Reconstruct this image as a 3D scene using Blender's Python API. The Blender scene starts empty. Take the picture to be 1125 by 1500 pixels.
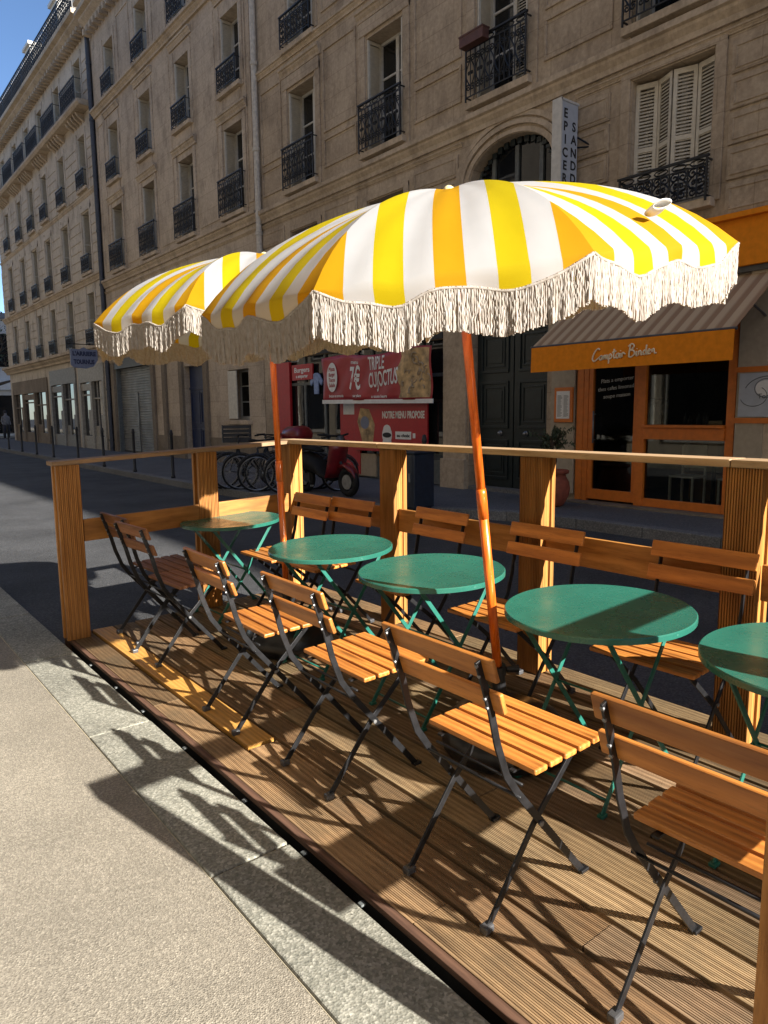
import bpy, bmesh, math, random
from mathutils import Vector, Matrix
R = random.Random(7)
PI = math.pi
S = bpy.context.scene
COL = S.collection
F = 9.65          # facade plane across the street
SLOPE = 0.036     # cross fall of the terrace deck
X0 = 1.19         # near edge of the deck

# ------------------------------------------------------------------ materials
def mat(name):
    m = bpy.data.materials.new(name); m.use_nodes = True
    nt = m.node_tree; b = nt.nodes['Principled BSDF']
    return m, nt, b
def N(nt, t, **kw):
    n = nt.nodes.new(t)
    for k, v in kw.items():
        if k in n.inputs: n.inputs[k].default_value = v
        else: setattr(n, k, v)
    return n
def L(nt, a, b): nt.links.new(a, b)
def ramp(nt, fac, stops):
    r = N(nt, 'ShaderNodeValToRGB'); e = r.color_ramp.elements
    while len(e) < len(stops): e.new(0.5)
    for i, (p, c) in enumerate(stops):
        e[i].position = p; e[i].color = (*c, 1)
    L(nt, fac, r.inputs[0]); return r.outputs[0]
def coords(nt, scale=(1, 1, 1), rot=(0, 0, 0)):
    tc = N(nt, 'ShaderNodeTexCoord'); mp = N(nt, 'ShaderNodeMapping')
    mp.inputs['Scale'].default_value = scale; mp.inputs['Rotation'].default_value = rot
    L(nt, tc.outputs['Object'], mp.inputs[0]); return mp.outputs[0]
def noise(nt, vec, scale, detail=4, rough=.55):
    n = N(nt, 'ShaderNodeTexNoise'); n.inputs['Scale'].default_value = scale
    n.inputs['Detail'].default_value = detail; n.inputs['Roughness'].default_value = rough
    L(nt, vec, n.inputs['Vector']); return n.outputs['Fac']
def mix(nt, fac, a, b, mode='MIX'):
    m = N(nt, 'ShaderNodeMix', data_type='RGBA', blend_type=mode)
    for sock, v in ((m.inputs[0], fac), (m.inputs[6], a), (m.inputs[7], b)):
        if hasattr(v, 'is_output') or hasattr(v, 'links'): L(nt, v, sock)
        elif isinstance(v, (int, float)): sock.default_value = v
        else: sock.default_value = (*v, 1)
    return m.outputs[2]
def bump(nt, b, h, strength=.3, dist=.01):
    n = N(nt, 'ShaderNodeBump'); n.inputs['Strength'].default_value = strength
    n.inputs['Distance'].default_value = dist
    L(nt, h, n.inputs['Height']); L(nt, n.outputs[0], b.inputs['Normal'])
def plain(name, col, rough=.5, metal=0, spec=.5, var=.25, scale=12, bstr=0, coat=0):
    m, nt, b = mat(name)
    v = coords(nt); f = noise(nt, v, scale, 5)
    lo = tuple(c * (1 - var) for c in col); hi = tuple(min(1, c * (1 + var)) for c in col)
    L(nt, ramp(nt, f, ((.3, lo), (.7, hi))), b.inputs['Base Color'])
    b.inputs['Roughness'].default_value = rough; b.inputs['Metallic'].default_value = metal
    b.inputs['Specular IOR Level'].default_value = spec
    b.inputs['Coat Weight'].default_value = coat
    if bstr: bump(nt, b, noise(nt, v, scale * 4, 3), bstr, .004)
    return m
def wood(name, c0, c1, axis='y', rough=.45, spec=.4, scale=1.0, vary=(.72, 1.22)):
    m, nt, b = mat(name)
    sc = {'x': (1.5, 14, 14), 'y': (14, 1.5, 14), 'z': (14, 14, 1.5)}[axis]
    oi = N(nt, 'ShaderNodeObjectInfo')
    v = coords(nt, tuple(s * scale for s in sc))
    ad = N(nt, 'ShaderNodeVectorMath', operation='ADD'); L(nt, v, ad.inputs[0])
    cm = N(nt, 'ShaderNodeVectorMath', operation='SCALE'); cm.inputs[0].default_value = (31, 17, 23)
    L(nt, oi.outputs['Random'], cm.inputs['Scale']); L(nt, cm.outputs[0], ad.inputs[1]); v = ad.outputs[0]
    geo = N(nt, 'ShaderNodeNewGeometry')
    f = noise(nt, v, 3.0, 6, .6)
    w = N(nt, 'ShaderNodeTexWave', wave_type='BANDS', bands_direction='X' if axis != 'x' else 'Y')
    w.inputs['Scale'].default_value = .9; w.inputs['Distortion'].default_value = 6; w.inputs['Detail'].default_value = 3
    L(nt, v, w.inputs[0])
    base = ramp(nt, f, ((.28, c0), (.72, c1)))
    base = mix(nt, .34, base, ramp(nt, w.outputs['Fac'], ((0, tuple(c * .55 for c in c0)), (1, tuple(min(1, c * 1.15) for c in c1)))))
    # every board its own tone
    isl = N(nt, 'ShaderNodeMapRange'); isl.inputs[3].default_value, isl.inputs[4].default_value = vary
    L(nt, geo.outputs['Random Per Island'], isl.inputs[0])
    base = mix(nt, 1.0, base, isl.outputs[0], 'MULTIPLY')
    if vary[0] < .6:
        h = N(nt, 'ShaderNodeMath', operation='FRACT'); h2 = N(nt, 'ShaderNodeMath', operation='MULTIPLY'); h2.inputs[1].default_value = 7.3
        L(nt, geo.outputs['Random Per Island'], h2.inputs[0]); L(nt, h2.outputs[0], h.inputs[0])
        base = mix(nt, 1, base, ramp(nt, h.outputs[0], ((0, (1.0, .86, .74)), (.5, (.95, 1.0, .92)), (1, (1.0, .97, 1.0)))), 'MULTIPLY')
        base = mix(nt, ramp(nt, noise(nt, coords(nt), 2.2, 6, .65), ((.42, (0, 0, 0)), (.72, (.65, .65, .65)))), base, (.10, .085, .055))
    ot = N(nt, 'ShaderNodeMapRange'); ot.inputs[3].default_value, ot.inputs[4].default_value = .80, 1.14
    L(nt, oi.outputs['Random'], ot.inputs[0]); base = mix(nt, 1.0, base, ot.outputs[0], 'MULTIPLY')
    kn = N(nt, 'ShaderNodeTexVoronoi'); kn.inputs['Scale'].default_value = .62; kn.inputs['Randomness'].default_value = 1; L(nt, v, kn.inputs['Vector'])
    base = mix(nt, ramp(nt, kn.outputs['Distance'], ((.04, (.8, .8, .8)), (.13, (0, 0, 0)))), base, tuple(c * .35 for c in c0))
    gr = noise(nt, v, 9, 3, .6)
    base = mix(nt, ramp(nt, gr, ((.55, (0, 0, 0)), (.75, (.5, .5, .5)))), base, tuple(c * .45 for c in c0))
    L(nt, base, b.inputs['Base Color'])
    L(nt, ramp(nt, f, ((.3, (min(1, rough * 1.3),) * 3), (.7, (rough * .8,) * 3))), b.inputs['Roughness']); b.inputs['Specular IOR Level'].default_value = spec
    bump(nt, b, f, .3, .003)
    return m
def stone(name, c0, c1, course=0, bstr=.5, stain=(.11, .085, .065)):
    m, nt, b = mat(name)
    v = coords(nt)
    big = noise(nt, v, .55, 6, .6); fine = noise(nt, v, 14, 6, .65)
    base = ramp(nt, big, ((.3, c0), (.68, c1)))
    base = mix(nt, .35, base, ramp(nt, fine, ((.3, tuple(c * .6 for c in c0)), (.7, tuple(min(1, c * 1.2) for c in c1)))))
    st = noise(nt, coords(nt, (1, 1.5, .75)), 1.1, 8, .72)
    sm = ramp(nt, st, ((.49, (0, 0, 0)), (.74, (.7, .7, .7))))
    base = mix(nt, sm, base, stain)
    if course:
        br = N(nt, 'ShaderNodeTexBrick'); br.inputs['Scale'].default_value = 1
        br.inputs['Brick Width'].default_value = 1.1; br.inputs['Row Height'].default_value = course
        br.inputs['Mortar Size'].default_value = .008; br.inputs['Mortar Smooth'].default_value = .3
        br.inputs['Color1'].default_value = (1, 1, 1, 1); br.inputs['Color2'].default_value = (.82, .82, .84, 1)
        br.inputs['Mortar'].default_value = (.45, .42, .4, 1)
        sx = N(nt, 'ShaderNodeSeparateXYZ'); cx = N(nt, 'ShaderNodeCombineXYZ')
        L(nt, v, sx.inputs[0]); L(nt, sx.outputs[1], cx.inputs[0]); L(nt, sx.outputs[2], cx.inputs[1])
        L(nt, cx.outputs[0], br.inputs[0])
        base = mix(nt, .5, base, br.outputs[0], 'MULTIPLY')
    L(nt, base, b.inputs['Base Color']); b.inputs['Roughness'].default_value = .9
    b.inputs['Specular IOR Level'].default_value = .2
    bump(nt, b, fine, bstr, .012)
    return m
def aggregate(name, c0, c1, scale, rough=.9, spec=.3, big=(.85, 1.15), bstr=.6, dist=.004, light=None):
    m, nt, b = mat(name)
    v = coords(nt)
    vo = N(nt, 'ShaderNodeTexVoronoi', feature='F1'); vo.inputs['Scale'].default_value = scale; L(nt, v, vo.inputs['Vector'])
    f = noise(nt, v, scale * .5, 5, .7)
    base = ramp(nt, f, ((.3, c0), (.7, c1)))
    sp = N(nt, 'ShaderNodeSeparateColor'); L(nt, vo.outputs['Color'], sp.inputs[0])
    base = mix(nt, ramp(nt, sp.outputs[0], ((.0, (.42, .42, .42)), (1, (0, 0, 0)))), base, tuple(c * .45 for c in c0))
    base = mix(nt, ramp(nt, sp.outputs[1], ((.55, (0, 0, 0)), (1, (.5, .5, .5)))), base, light or tuple(min(1, c * 1.5) for c in c1))
    g = noise(nt, v, .9, 5, .6)
    base = mix(nt, 1, base, ramp(nt, g, ((.3, (big[0],) * 3), (.7, (big[1],) * 3))), 'MULTIPLY')
    # old spots of gum and oil
    vs = N(nt, 'ShaderNodeTexVoronoi'); vs.inputs['Scale'].default_value = 2.6; L(nt, v, vs.inputs['Vector'])
    base = mix(nt, ramp(nt, vs.outputs['Distance'], ((.02, (.55, .55, .55)), (.06, (0, 0, 0)))), base, tuple(c * .4 for c in c0))
    L(nt, base, b.inputs['Base Color']); b.inputs['Roughness'].default_value = rough
    b.inputs['Specular IOR Level'].default_value = spec
    ad = N(nt, 'ShaderNodeMath', operation='ADD'); L(nt, vo.outputs['Distance'], ad.inputs[0]); L(nt, f, ad.inputs[1])
    bump(nt, b, ad.outputs[0], bstr, dist)
    return m
def glass_dark(name, col=(.008, .009, .011), rough=.03):
    m, nt, b = mat(name)
    b.inputs['Base Color'].default_value = (*col, 1); b.inputs['Roughness'].default_value = rough
    b.inputs['Specular IOR Level'].default_value = .6
    bump(nt, b, noise(nt, coords(nt), 1.2, 2), .03, .05)
    return m

M = {}
M['stone_a'] = stone('limestone brown', (.32, .245, .172), (.55, .44, .32), course=.44)
M['stone_b'] = stone('limestone warm', (.38, .30, .22), (.60, .49, .37), course=.46)
M['stone_c'] = stone('limestone pale', (.41, .345, .27), (.60, .525, .43))
M['stone_trim'] = stone('limestone trim', (.35, .27, .19), (.58, .465, .34), stain=(.13, .10, .075))
M['stone_dark'] = stone('limestone plinth', (.15, .12, .09), (.27, .215, .155))
M['near_stone'] = stone('limestone opposite', (.42, .36, .28), (.55, .48, .38))
M['iron'] = plain('black iron', (.012, .013, .016), .45, spec=.4)
M['black_paint'] = plain('black metal paint', (.009, .009, .010), .42, spec=.4, var=.5, scale=30)
M['cap'] = plain('grey glide cap', (.06, .06, .063), .35, spec=.5)
M['steel'] = plain('zinc rivet', (.22, .22, .22), .5, metal=.6)
M['zinc'] = plain('zinc roof', (.20, .22, .25), .5, metal=.3)
M['shutter_white'] = plain('shutter paint', (.56, .51, .42), .6, var=.12)
M['frame_white'] = plain('window paint', (.55, .53, .49), .55, var=.12)
M['frame_grey'] = plain('grey joinery', (.10, .11, .11), .5)
M['glass'] = glass_dark('window glass')
M['glass_shop'] = glass_dark('shop glass', (.012, .013, .015), .02)
M['glass_net'] = plain('glass over net curtain', (.06, .065, .065), .06, spec=.6, var=.5, scale=3)
M['pipe_white'] = plain('pipe paint', (.50, .45, .38), .6)
M['pipe_black'] = plain('pipe dark', (.05, .055, .07), .6)
M['door_green'] = plain('dark green door paint', (.010, .018, .020), .38, spec=.5)
M['door_blue'] = plain('blue door paint', (.012, .025, .075), .45)
M['orange_paint'] = plain('orange joinery paint', (.62, .165, .016), .45, var=.12)
M['orange_cloth'] = plain('orange awning canvas', (.74, .235, .012), .85, var=.1, spec=.2)
M['red_panel'] = plain('red panel', (.42, .012, .018), .4, var=.1)
M['banner_red'] = plain('red banner vinyl', (.36, .03, .035), .45, var=.15, scale=3)
M['white_paint'] = plain('white print', (.75, .74, .72), .6, var=.08)
M['cream_paint'] = plain('cream lettering', (.85, .72, .50), .7, var=.05)
M['ink'] = plain('black ink', (.012, .012, .014), .6)
M['sign_grey'] = plain('pale sign face', (.42, .45, .50), .5, var=.06)
M['sign_blue'] = plain('sign blue grey', (.17, .19, .27), .55, var=.1)
M['sign_ink'] = plain('navy ink', (.02, .025, .07), .6)
M['tan'] = plain('tan panel', (.36, .28, .19), .7, var=.1)
M['beige'] = plain('beige cladding', (.40, .335, .25), .8, var=.1)
M['terracotta'] = plain('terracotta', (.26, .065, .035), .8, var=.25, bstr=.2)
M['rubber'] = plain('rubber', (.012, .012, .013), .75, spec=.3)
M['spoke'] = plain('spoke steel', (.3, .3, .3), .35, metal=.8)
M['bike_paint'] = plain('dark bike enamel', (.02, .022, .028), .3)
M['red_paint'] = plain('red scooter enamel', (.16, .006, .009), .35, coat=.2)
M['bin_blue'] = plain('navy cabinet paint', (.014, .022, .038), .45)
M['foliage'] = plain('olive leaf', (.045, .065, .03), .6, var=.4, scale=40)
M['bark'] = plain('bark', (.09, .06, .04), .9, bstr=.5)
M['grill'] = plain('steel shutter', (.20, .20, .19), .45, metal=.4, var=.3, scale=2)
M['food'] = plain('food print', (.45, .30, .14), .6, var=.6, scale=6)
M['crate'] = plain('black crate', (.02, .02, .022), .6)
M['shop_cream'] = plain('cream shop paint', (.30, .27, .22), .6); M['shop_stone'] = plain('stone grey shop paint', (.20, .185, .16), .6)
M['inside'] = plain('dark interior', (.05, .035, .025), .9)
M['inside_wood'] = wood('interior panelling', (.12, .06, .03), (.2, .11, .055), 'z')
M['skin'] = plain('skin', (.5, .3, .22), .6); M['cloth_grey'] = plain('grey jacket', (.2, .2, .22), .9); M['cloth_dark'] = plain('dark trousers', (.03, .03, .04), .9)
M['car_white'] = plain('white shopfront paint', (.7, .7, .7), .5, var=.05)
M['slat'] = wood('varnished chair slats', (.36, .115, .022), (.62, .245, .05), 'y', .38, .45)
M['slat_dark'] = wood('darker chair slats', (.20, .08, .035), (.33, .15, .07), 'y', .5, .3)  # deeper tone of the slats for the two chairs by the end railing
M['rail_wood'] = wood('railing timber', (.28, .11, .022), (.53, .24, .058), 'z', .5, .35)
M['rail_wood_y'] = wood('railing timber along street', (.28, .11, .022), (.53, .24, .058), 'y', .5, .35)
M['rail_wood_x'] = wood('railing timber across', (.28, .11, .022), (.53, .24, .058), 'x', .5, .35)
M['rail_cap'] = wood('rail cap timber', (.40, .25, .13), (.60, .42, .25), 'y', .6, .3)
M['rail_cap_x_shaded'] = wood('rail cap timber across', (.24, .14, .075), (.42, .27, .15), 'x', .6, .3)  # darker copy of the cap timber, shade on its face put into the colour
M['deck'] = wood('weathered decking', (.20, .120, .062), (.43, .295, .172), 'y', .75, .25, vary=(.58, 1.35))
M['deck_new'] = wood('fresh yellow board', (.52, .25, .05), (.68, .36, .09), 'y', .5, .35)
M['deck_edge'] = wood('deck edge', (.07, .035, .022), (.15, .08, .05), 'y', .7, .3)
M['pole'] = wood('orange varnished pole', (.48, .072, .006), (.70, .155, .014), 'z', .28, .5)
M['pole'].node_tree.nodes['Principled BSDF'].inputs['Coat Weight'].default_value = .3
M['green'] = plain('green table enamel', (.019, .118, .086), .25, spec=.5, var=.14, scale=4)
_nt = M['green'].node_tree; _b = _nt.nodes['Principled BSDF']; _v = coords(_nt)
L(_nt, ramp(_nt, noise(_nt, _v, 9, 6, .7), ((.35, (.20,) * 3), (.72, (.38,) * 3))), _b.inputs['Roughness'])
_vo = N(_nt, 'ShaderNodeTexVoronoi'); _vo.inputs['Scale'].default_value = 16; L(_nt, _v, _vo.inputs['Vector'])
_c = _b.inputs['Base Color'].links[0].from_socket
L(_nt, mix(_nt, ramp(_nt, _vo.outputs['Distance'], ((.035, (.55,) * 3), (.07, (0,) * 3))), _c, (.10, .25, .20)), _b.inputs['Base Color'])
M['green_leg'] = plain('green leg enamel', (.016, .12, .09), .4, var=.2, scale=20)
M['stand'] = plain('black plastic base', (.012, .012, .013), .3, var=.5, scale=9)
M['pave'] = aggregate('sandy asphalt', (.205, .18, .14), (.325, .29, .23), 190, bstr=.6, dist=.003, big=(.78, 1.2))
M['granite'] = aggregate('granite slab', (.165, .165, .135), (.37, .355, .29), 120, bstr=.6, dist=.0025, big=(.66, 1.25), light=(.55, .53, .45))
M['mortar'] = plain('lime mortar', (.42, .36, .25), .9)
M['road'] = aggregate('asphalt', (.042, .043, .046), (.078, .078, .08), 90, rough=.8, bstr=1, dist=.007, big=(.65, 1.35))
M['far_pave'] = aggregate('grey pavement', (.085, .088, .095), (.13, .132, .138), 60, rough=.85, bstr=.5)
M['kerb'] = aggregate('kerb granite', (.12, .12, .12), (.2, .2, .195), 80)

def fabric_mat():
    m, nt, b = mat('striped canvas')
    uv = N(nt, 'ShaderNodeUVMap'); sx = N(nt, 'ShaderNodeSeparateXYZ'); L(nt, uv.outputs[0], sx.inputs[0])
    mul = N(nt, 'ShaderNodeMath', operation='MULTIPLY'); mul.inputs[1].default_value = 9; L(nt, sx.outputs[0], mul.inputs[0])
    fl = N(nt, 'ShaderNodeMath', operation='FLOOR'); L(nt, mul.outputs[0], fl.inputs[0])
    W, Y, O = (.60, .615, .635), (.62, .50, .003), (.65, .35, .004)
    r = N(nt, 'ShaderNodeValToRGB'); r.color_ramp.interpolation = 'CONSTANT'
    e = r.color_ramp.elements
    while len(e) < 9: e.new(.5)
    for i, c in enumerate((O, W, Y, W, O, W, Y, W, O)):
        e[i].position = i / 9 ; e[i].color = (*c, 1)
    dv = N(nt, 'ShaderNodeMath', operation='MULTIPLY_ADD'); dv.inputs[1].default_value = 1 / 9; dv.inputs[2].default_value = .03
    L(nt, fl.outputs[0], dv.inputs[0]); L(nt, dv.outputs[0], r.inputs[0])
    col = mix(nt, 1, r.outputs[0], ramp(nt, noise(nt, coords(nt), 7, 5), ((.25, (.93, .93, .93)), (.75, (1, 1, 1)))), 'MULTIPLY')
    L(nt, col, b.inputs['Base Color']); b.inputs['Roughness'].default_value = .75; b.inputs['Specular IOR Level'].default_value = .25
    cr = noise(nt, coords(nt, (1, 1, 1)), 3.2, 3, .5); wv = noise(nt, coords(nt), 260, 2)
    ad = N(nt, 'ShaderNodeMath', operation='MULTIPLY_ADD'); ad.inputs[1].default_value = .03; L(nt, wv, ad.inputs[0]); L(nt, cr, ad.inputs[2])
    bump(nt, b, ad.outputs[0], .22, .03)
    t = N(nt, 'ShaderNodeBsdfTranslucent'); L(nt, mix(nt, 1, col, (1.0, .82, .55), 'MULTIPLY'), t.inputs[0])
    ms = N(nt, 'ShaderNodeMixShader'); ms.inputs[0].default_value = .56
    L(nt, b.outputs[0], ms.inputs[1]); L(nt, t.outputs[0], ms.inputs[2])
    L(nt, ms.outputs[0], nt.nodes['Material Output'].inputs[0]); return m
M['fabric'] = fabric_mat()
def fringe_mat():
    m, nt, b = mat('cotton fringe')
    c = ramp(nt, noise(nt, coords(nt), 60, 3), ((.3, (.36, .32, .27)), (.7, (.52, .485, .44))))
    L(nt, c, b.inputs['Base Color']); b.inputs['Roughness'].default_value = .9; b.inputs['Specular IOR Level'].default_value = .1
    t = N(nt, 'ShaderNodeBsdfTranslucent'); t.inputs[0].default_value = (.66, .40, .19, 1)
    ms = N(nt, 'ShaderNodeMixShader'); ms.inputs[0].default_value = .3
    L(nt, b.outputs[0], ms.inputs[1]); L(nt, t.outputs[0], ms.inputs[2])
    L(nt, ms.outputs[0], nt.nodes['Material Output'].inputs[0]); return m
M['fringe'] = fringe_mat()
def stripe_mat():
    m, nt, b = mat('striped awning canvas')
    v = coords(nt); sx = N(nt, 'ShaderNodeSeparateXYZ'); L(nt, v, sx.inputs[0])
    mu = N(nt, 'ShaderNodeMath', operation='MULTIPLY'); mu.inputs[1].default_value = 5.2; L(nt, sx.outputs[1], mu.inputs[0])
    fr = N(nt, 'ShaderNodeMath', operation='FRACT'); L(nt, mu.outputs[0], fr.inputs[0])
    c = ramp(nt, fr.outputs[0], ((.36, (.33, .20, .11)), (.56, (.52, .375, .23))))
    L(nt, c, b.inputs['Base Color']); b.inputs['Roughness'].default_value = .9; return m
M['awning'] = stripe_mat()
def clear_glass():
    m, nt, b = mat('clear shop glass')
    tr = N(nt, 'ShaderNodeBsdfTransparent'); tr.inputs[0].default_value = (.75, .78, .76, 1)
    gl = N(nt, 'ShaderNodeBsdfGlossy'); gl.inputs['Roughness'].default_value = .02
    fz = N(nt, 'ShaderNodeFresnel'); fz.inputs[0].default_value = 1.5
    ms = N(nt, 'ShaderNodeMixShader'); L(nt, fz.outputs[0], ms.inputs[0])
    L(nt, tr.outputs[0], ms.inputs[1]); L(nt, gl.outputs[0], ms.inputs[2])
    L(nt, ms.outputs[0], nt.nodes['Material Output'].inputs[0]); return m
M['clear'] = clear_glass()

# ------------------------------------------------------------------ mesh builder
class MB:
    def __init__(s): s.v = []; s.f = []; s.m = []; s.uv = None
    def add(s, vs, fs, mi=0):
        o = len(s.v); s.v += [tuple(v) for v in vs]
        s.f += [tuple(i + o for i in f) for f in fs]; s.m += [mi] * len(fs)
    def box(s, x0, x1, y0, y1, z0, z1, mi=0):
        if x0 > x1: x0, x1 = x1, x0
        if y0 > y1: y0, y1 = y1, y0
        if z0 > z1: z0, z1 = z1, z0
        s.add([(x0, y0, z0), (x1, y0, z0), (x1, y1, z0), (x0, y1, z0), (x0, y0, z1), (x1, y0, z1), (x1, y1, z1), (x0, y1, z1)],
              [(0, 3, 2, 1), (4, 5, 6, 7), (0, 1, 5, 4), (1, 2, 6, 5), (2, 3, 7, 6), (3, 0, 4, 7)], mi)
    def bar(s, p0, p1, w, t, up=(0, 0, 1), mi=0):
        p0, p1 = Vector(p0), Vector(p1); d = (p1 - p0).normalized(); up = Vector(up)
        a = d.cross(up)
        if a.length < 1e-4: a = d.cross(Vector((1, 0, 0)))
        a.normalize(); b = a.cross(d).normalized()
        vs = []
        for p in (p0, p1):
            for i, j in ((-1, -1), (1, -1), (1, 1), (-1, 1)): vs.append(p + a * (w / 2 * i) + b * (t / 2 * j))
        s.add(vs, [(0, 3, 2, 1), (4, 5, 6, 7), (0, 1, 5, 4), (1, 2, 6, 5), (2, 3, 7, 6), (3, 0, 4, 7)], mi)
    def strip(s, pts, y, w, t, mi=0):
        """flat bar swept along (x,z) points in a plane of constant y"""
        vs = []; n = len(pts)
        for i, (x, z) in enumerate(pts):
            a = Vector(pts[max(0, i - 1)]); b = Vector(pts[min(n - 1, i + 1)]); d = (b - a).normalized(); nx, nz = -d.y, d.x
            for o, yy in ((-1, -1), (1, -1), (1, 1), (-1, 1)):
                vs.append((x + nx * o * w / 2, y + yy * t / 2, z + nz * o * w / 2))
        fs = [(3, 2, 1, 0), tuple(4 * (n - 1) + k for k in range(4))]
        for i in range(n - 1):
            for k in range(4): fs.append((4 * i + k, 4 * i + (k + 1) % 4, 4 * i + 4 + (k + 1) % 4, 4 * i + 4 + k))
        s.add(vs, fs, mi)
    def tube(s, pts, r, n=6, mi=0, closed=False, cap=True):
        pts = [Vector(p) for p in pts]; k = len(pts); rs = r if isinstance(r, (list, tuple)) else [r] * k
        vs = []; prev = None
        for i, p in enumerate(pts):
            a = pts[(i - 1) % k] if (closed or i) else p; b = pts[(i + 1) % k] if (closed or i < k - 1) else p
            d = (b - a).normalized()
            if prev is None:
                u = d.cross(Vector((0, 0, 1)))
                if u.length < 1e-3: u = d.cross(Vector((1, 0, 0)))
            else: u = prev - d * prev.dot(d)
            u.normalize(); prev = u; w = d.cross(u)
            for j in range(n):
                an = 2 * PI * j / n; vs.append(p + (u * math.cos(an) + w * math.sin(an)) * rs[i])
        fs = []
        for i in range(k if closed else k - 1):
            i2 = (i + 1) % k
            for j in range(n): fs.append((i * n + j, i * n + (j + 1) % n, i2 * n + (j + 1) % n, i2 * n + j))
        if cap and not closed: fs += [tuple(reversed(range(n))), tuple((k - 1) * n + j for j in range(n))]
        s.add(vs, fs, mi)
    def lathe(s, prof, n=32, c=(0, 0, 0), mi=0, axis=None):
        vs = []; k = len(prof)
        for r_, z in prof:
            for j in range(n):
                a = 2 * PI * j / n; vs.append(Vector((r_ * math.cos(a), r_ * math.sin(a), z)))
        if axis is not None:
            q = Vector((0, 0, 1)).rotation_difference(Vector(axis)); vs = [q @ v for v in vs]
        vs = [v + Vector(c) for v in vs]
        fs = [(i * n + j, i * n + (j + 1) % n, (i + 1) * n + (j + 1) % n, (i + 1) * n + j) for i in range(k - 1) for j in range(n)]
        if prof[0][0] > 1e-4: fs.append(tuple(reversed(range(n))))
        if prof[-1][0] > 1e-4: fs.append(tuple((k - 1) * n + j for j in range(n)))
        s.add(vs, fs, mi)
    def extr(s, prof, y0, y1, mi=0):
        """profile of (x,z) points swept along y"""
        k = len(prof); vs = [(x, y0, z) for x, z in prof] + [(x, y1, z) for x, z in prof]
        fs = [(i, (i + 1) % k, (i + 1) % k + k, i + k) for i in range(k)] + [tuple(reversed(range(k))), tuple(range(k, 2 * k))]
        s.add(vs, fs, mi)
    def rimframe(s, y0, y1, z0, z1, w=.05, x=F, p=.03):
        s.box(x - p, x + .02, y0, y1, z0, z0 + w); s.box(x - p, x + .02, y0, y1, z1 - w, z1)
        s.box(x - p, x + .02, y0, y0 + w, z0 + w, z1 - w); s.box(x - p, x + .02, y1 - w, y1, z0 + w, z1 - w)
    def build(s, name, m, parent=None, smooth=False, bevel=0, seg=2):
        me = bpy.data.meshes.new(name)
        off = Vector((0, 0, 0)); p = parent
        while p is not None: off += p.location; p = p.parent
        me.from_pydata([tuple(Vector(v) - off) for v in s.v], [], s.f)
        for mm in (m if isinstance(m, (list, tuple)) else [m]): me.materials.append(mm if not isinstance(mm, str) else M[mm])
        for p, i in zip(me.polygons, s.m): p.material_index = i; p.use_smooth = smooth
        if s.uv:
            ul = me.uv_layers.new(name='UVMap')
            for l in me.loops: ul.data[l.index].uv = s.uv[l.vertex_index]
        bm = bmesh.new(); bm.from_mesh(me); bmesh.ops.recalc_face_normals(bm, faces=bm.faces); bm.to_mesh(me); bm.free()
        o = bpy.data.objects.new(name, me); COL.objects.link(o); o.parent = parent
        if bevel:
            b = o.modifiers.new('edge', 'BEVEL'); b.width = bevel; b.segments = seg; b.limit_method = 'ANGLE'; b.angle_limit = .6
            b.harden_normals = False
        return o
def build_each(mb, name, m, parent=None, **k):
    """every separate piece of the builder becomes a part of its own"""
    par = list(range(len(mb.v)))
    def find(i):
        while par[i] != i: par[i] = par[par[i]]; i = par[i]
        return i
    for f in mb.f:
        r0 = find(f[0])
        for i in f[1:]: par[find(i)] = r0
    groups = {}
    for f in mb.f: groups.setdefault(find(f[0]), []).append(f)
    out = []
    for fs in groups.values():
        ids = sorted({i for f in fs for i in f}); mp = {i: n for n, i in enumerate(ids)}; q = MB()
        q.add([mb.v[i] for i in ids], [tuple(mp[i] for i in f) for f in fs]); out.append(q.build(name, m, parent, **k))
    return out
def tag(o, label, cat, group=None):
    o['label'] = label; o['category'] = cat
    if group: o['group'] = group
    return o
def thing(name, label, cat, loc=(0, 0, 0), group=None):
    o = bpy.data.objects.new(name, None); COL.objects.link(o); o.location = loc; o.empty_display_size = .2
    return tag(o, label, cat, group)
def struct(name, mb, m, **k):
    o = mb.build(name, m, **k); o['kind'] = 'structure'; return o
def dup(o, parent=None):
    c = o.copy(); COL.objects.link(c); c.parent = parent
    for ch in list(o.children): dup(ch, c)
    return c
def deckz(x): return SLOPE * (x - X0)
def place(o, x, y, rz=0, dz=0, on_deck=True):
    o.matrix_basis = Matrix.Translation((x, y, (deckz(x) if on_deck else 0) + dz)) @ (Matrix.Rotation(-SLOPE, 4, 'Y') if on_deck else Matrix()) @ Matrix.Rotation(rz, 4, 'Z')
def text_mb(body, size, width=None, depth=.004, space=1.0, bold=0):
    cu = bpy.data.curves.new('lettering', 'FONT'); cu.body = body; cu.size = size; cu.extrude = depth; cu.align_x = 'CENTER'; cu.align_y = 'CENTER'
    cu.space_character = space; cu.offset = bold; cu.resolution_u = 3
    o = bpy.data.objects.new('lettering', cu); COL.objects.link(o)
    dg = bpy.context.evaluated_depsgraph_get(); dg.update(); me = bpy.data.meshes.new_from_object(o.evaluated_get(dg))
    vs = [v.co.copy() for v in me.vertices]; fs = [tuple(p.vertices) for p in me.polygons]
    bpy.data.objects.remove(o); bpy.data.curves.remove(cu); bpy.data.meshes.remove(me)
    if width and vs:
        w = max(v.x for v in vs) - min(v.x for v in vs)
        for v in vs: v.x *= width / w
    return vs, fs
def put_text(mb, body, size, o, right, up, width=None, depth=.004, space=1.0, mi=0, bold=0):
    vs, fs = text_mb(body, size, width, depth, space, bold); right = Vector(right).normalized(); up = Vector(up).normalized(); n = right.cross(up)
    mb.add([Vector(o) + right * v.x + up * v.y + n * v.z for v in vs], fs, mi)

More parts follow.
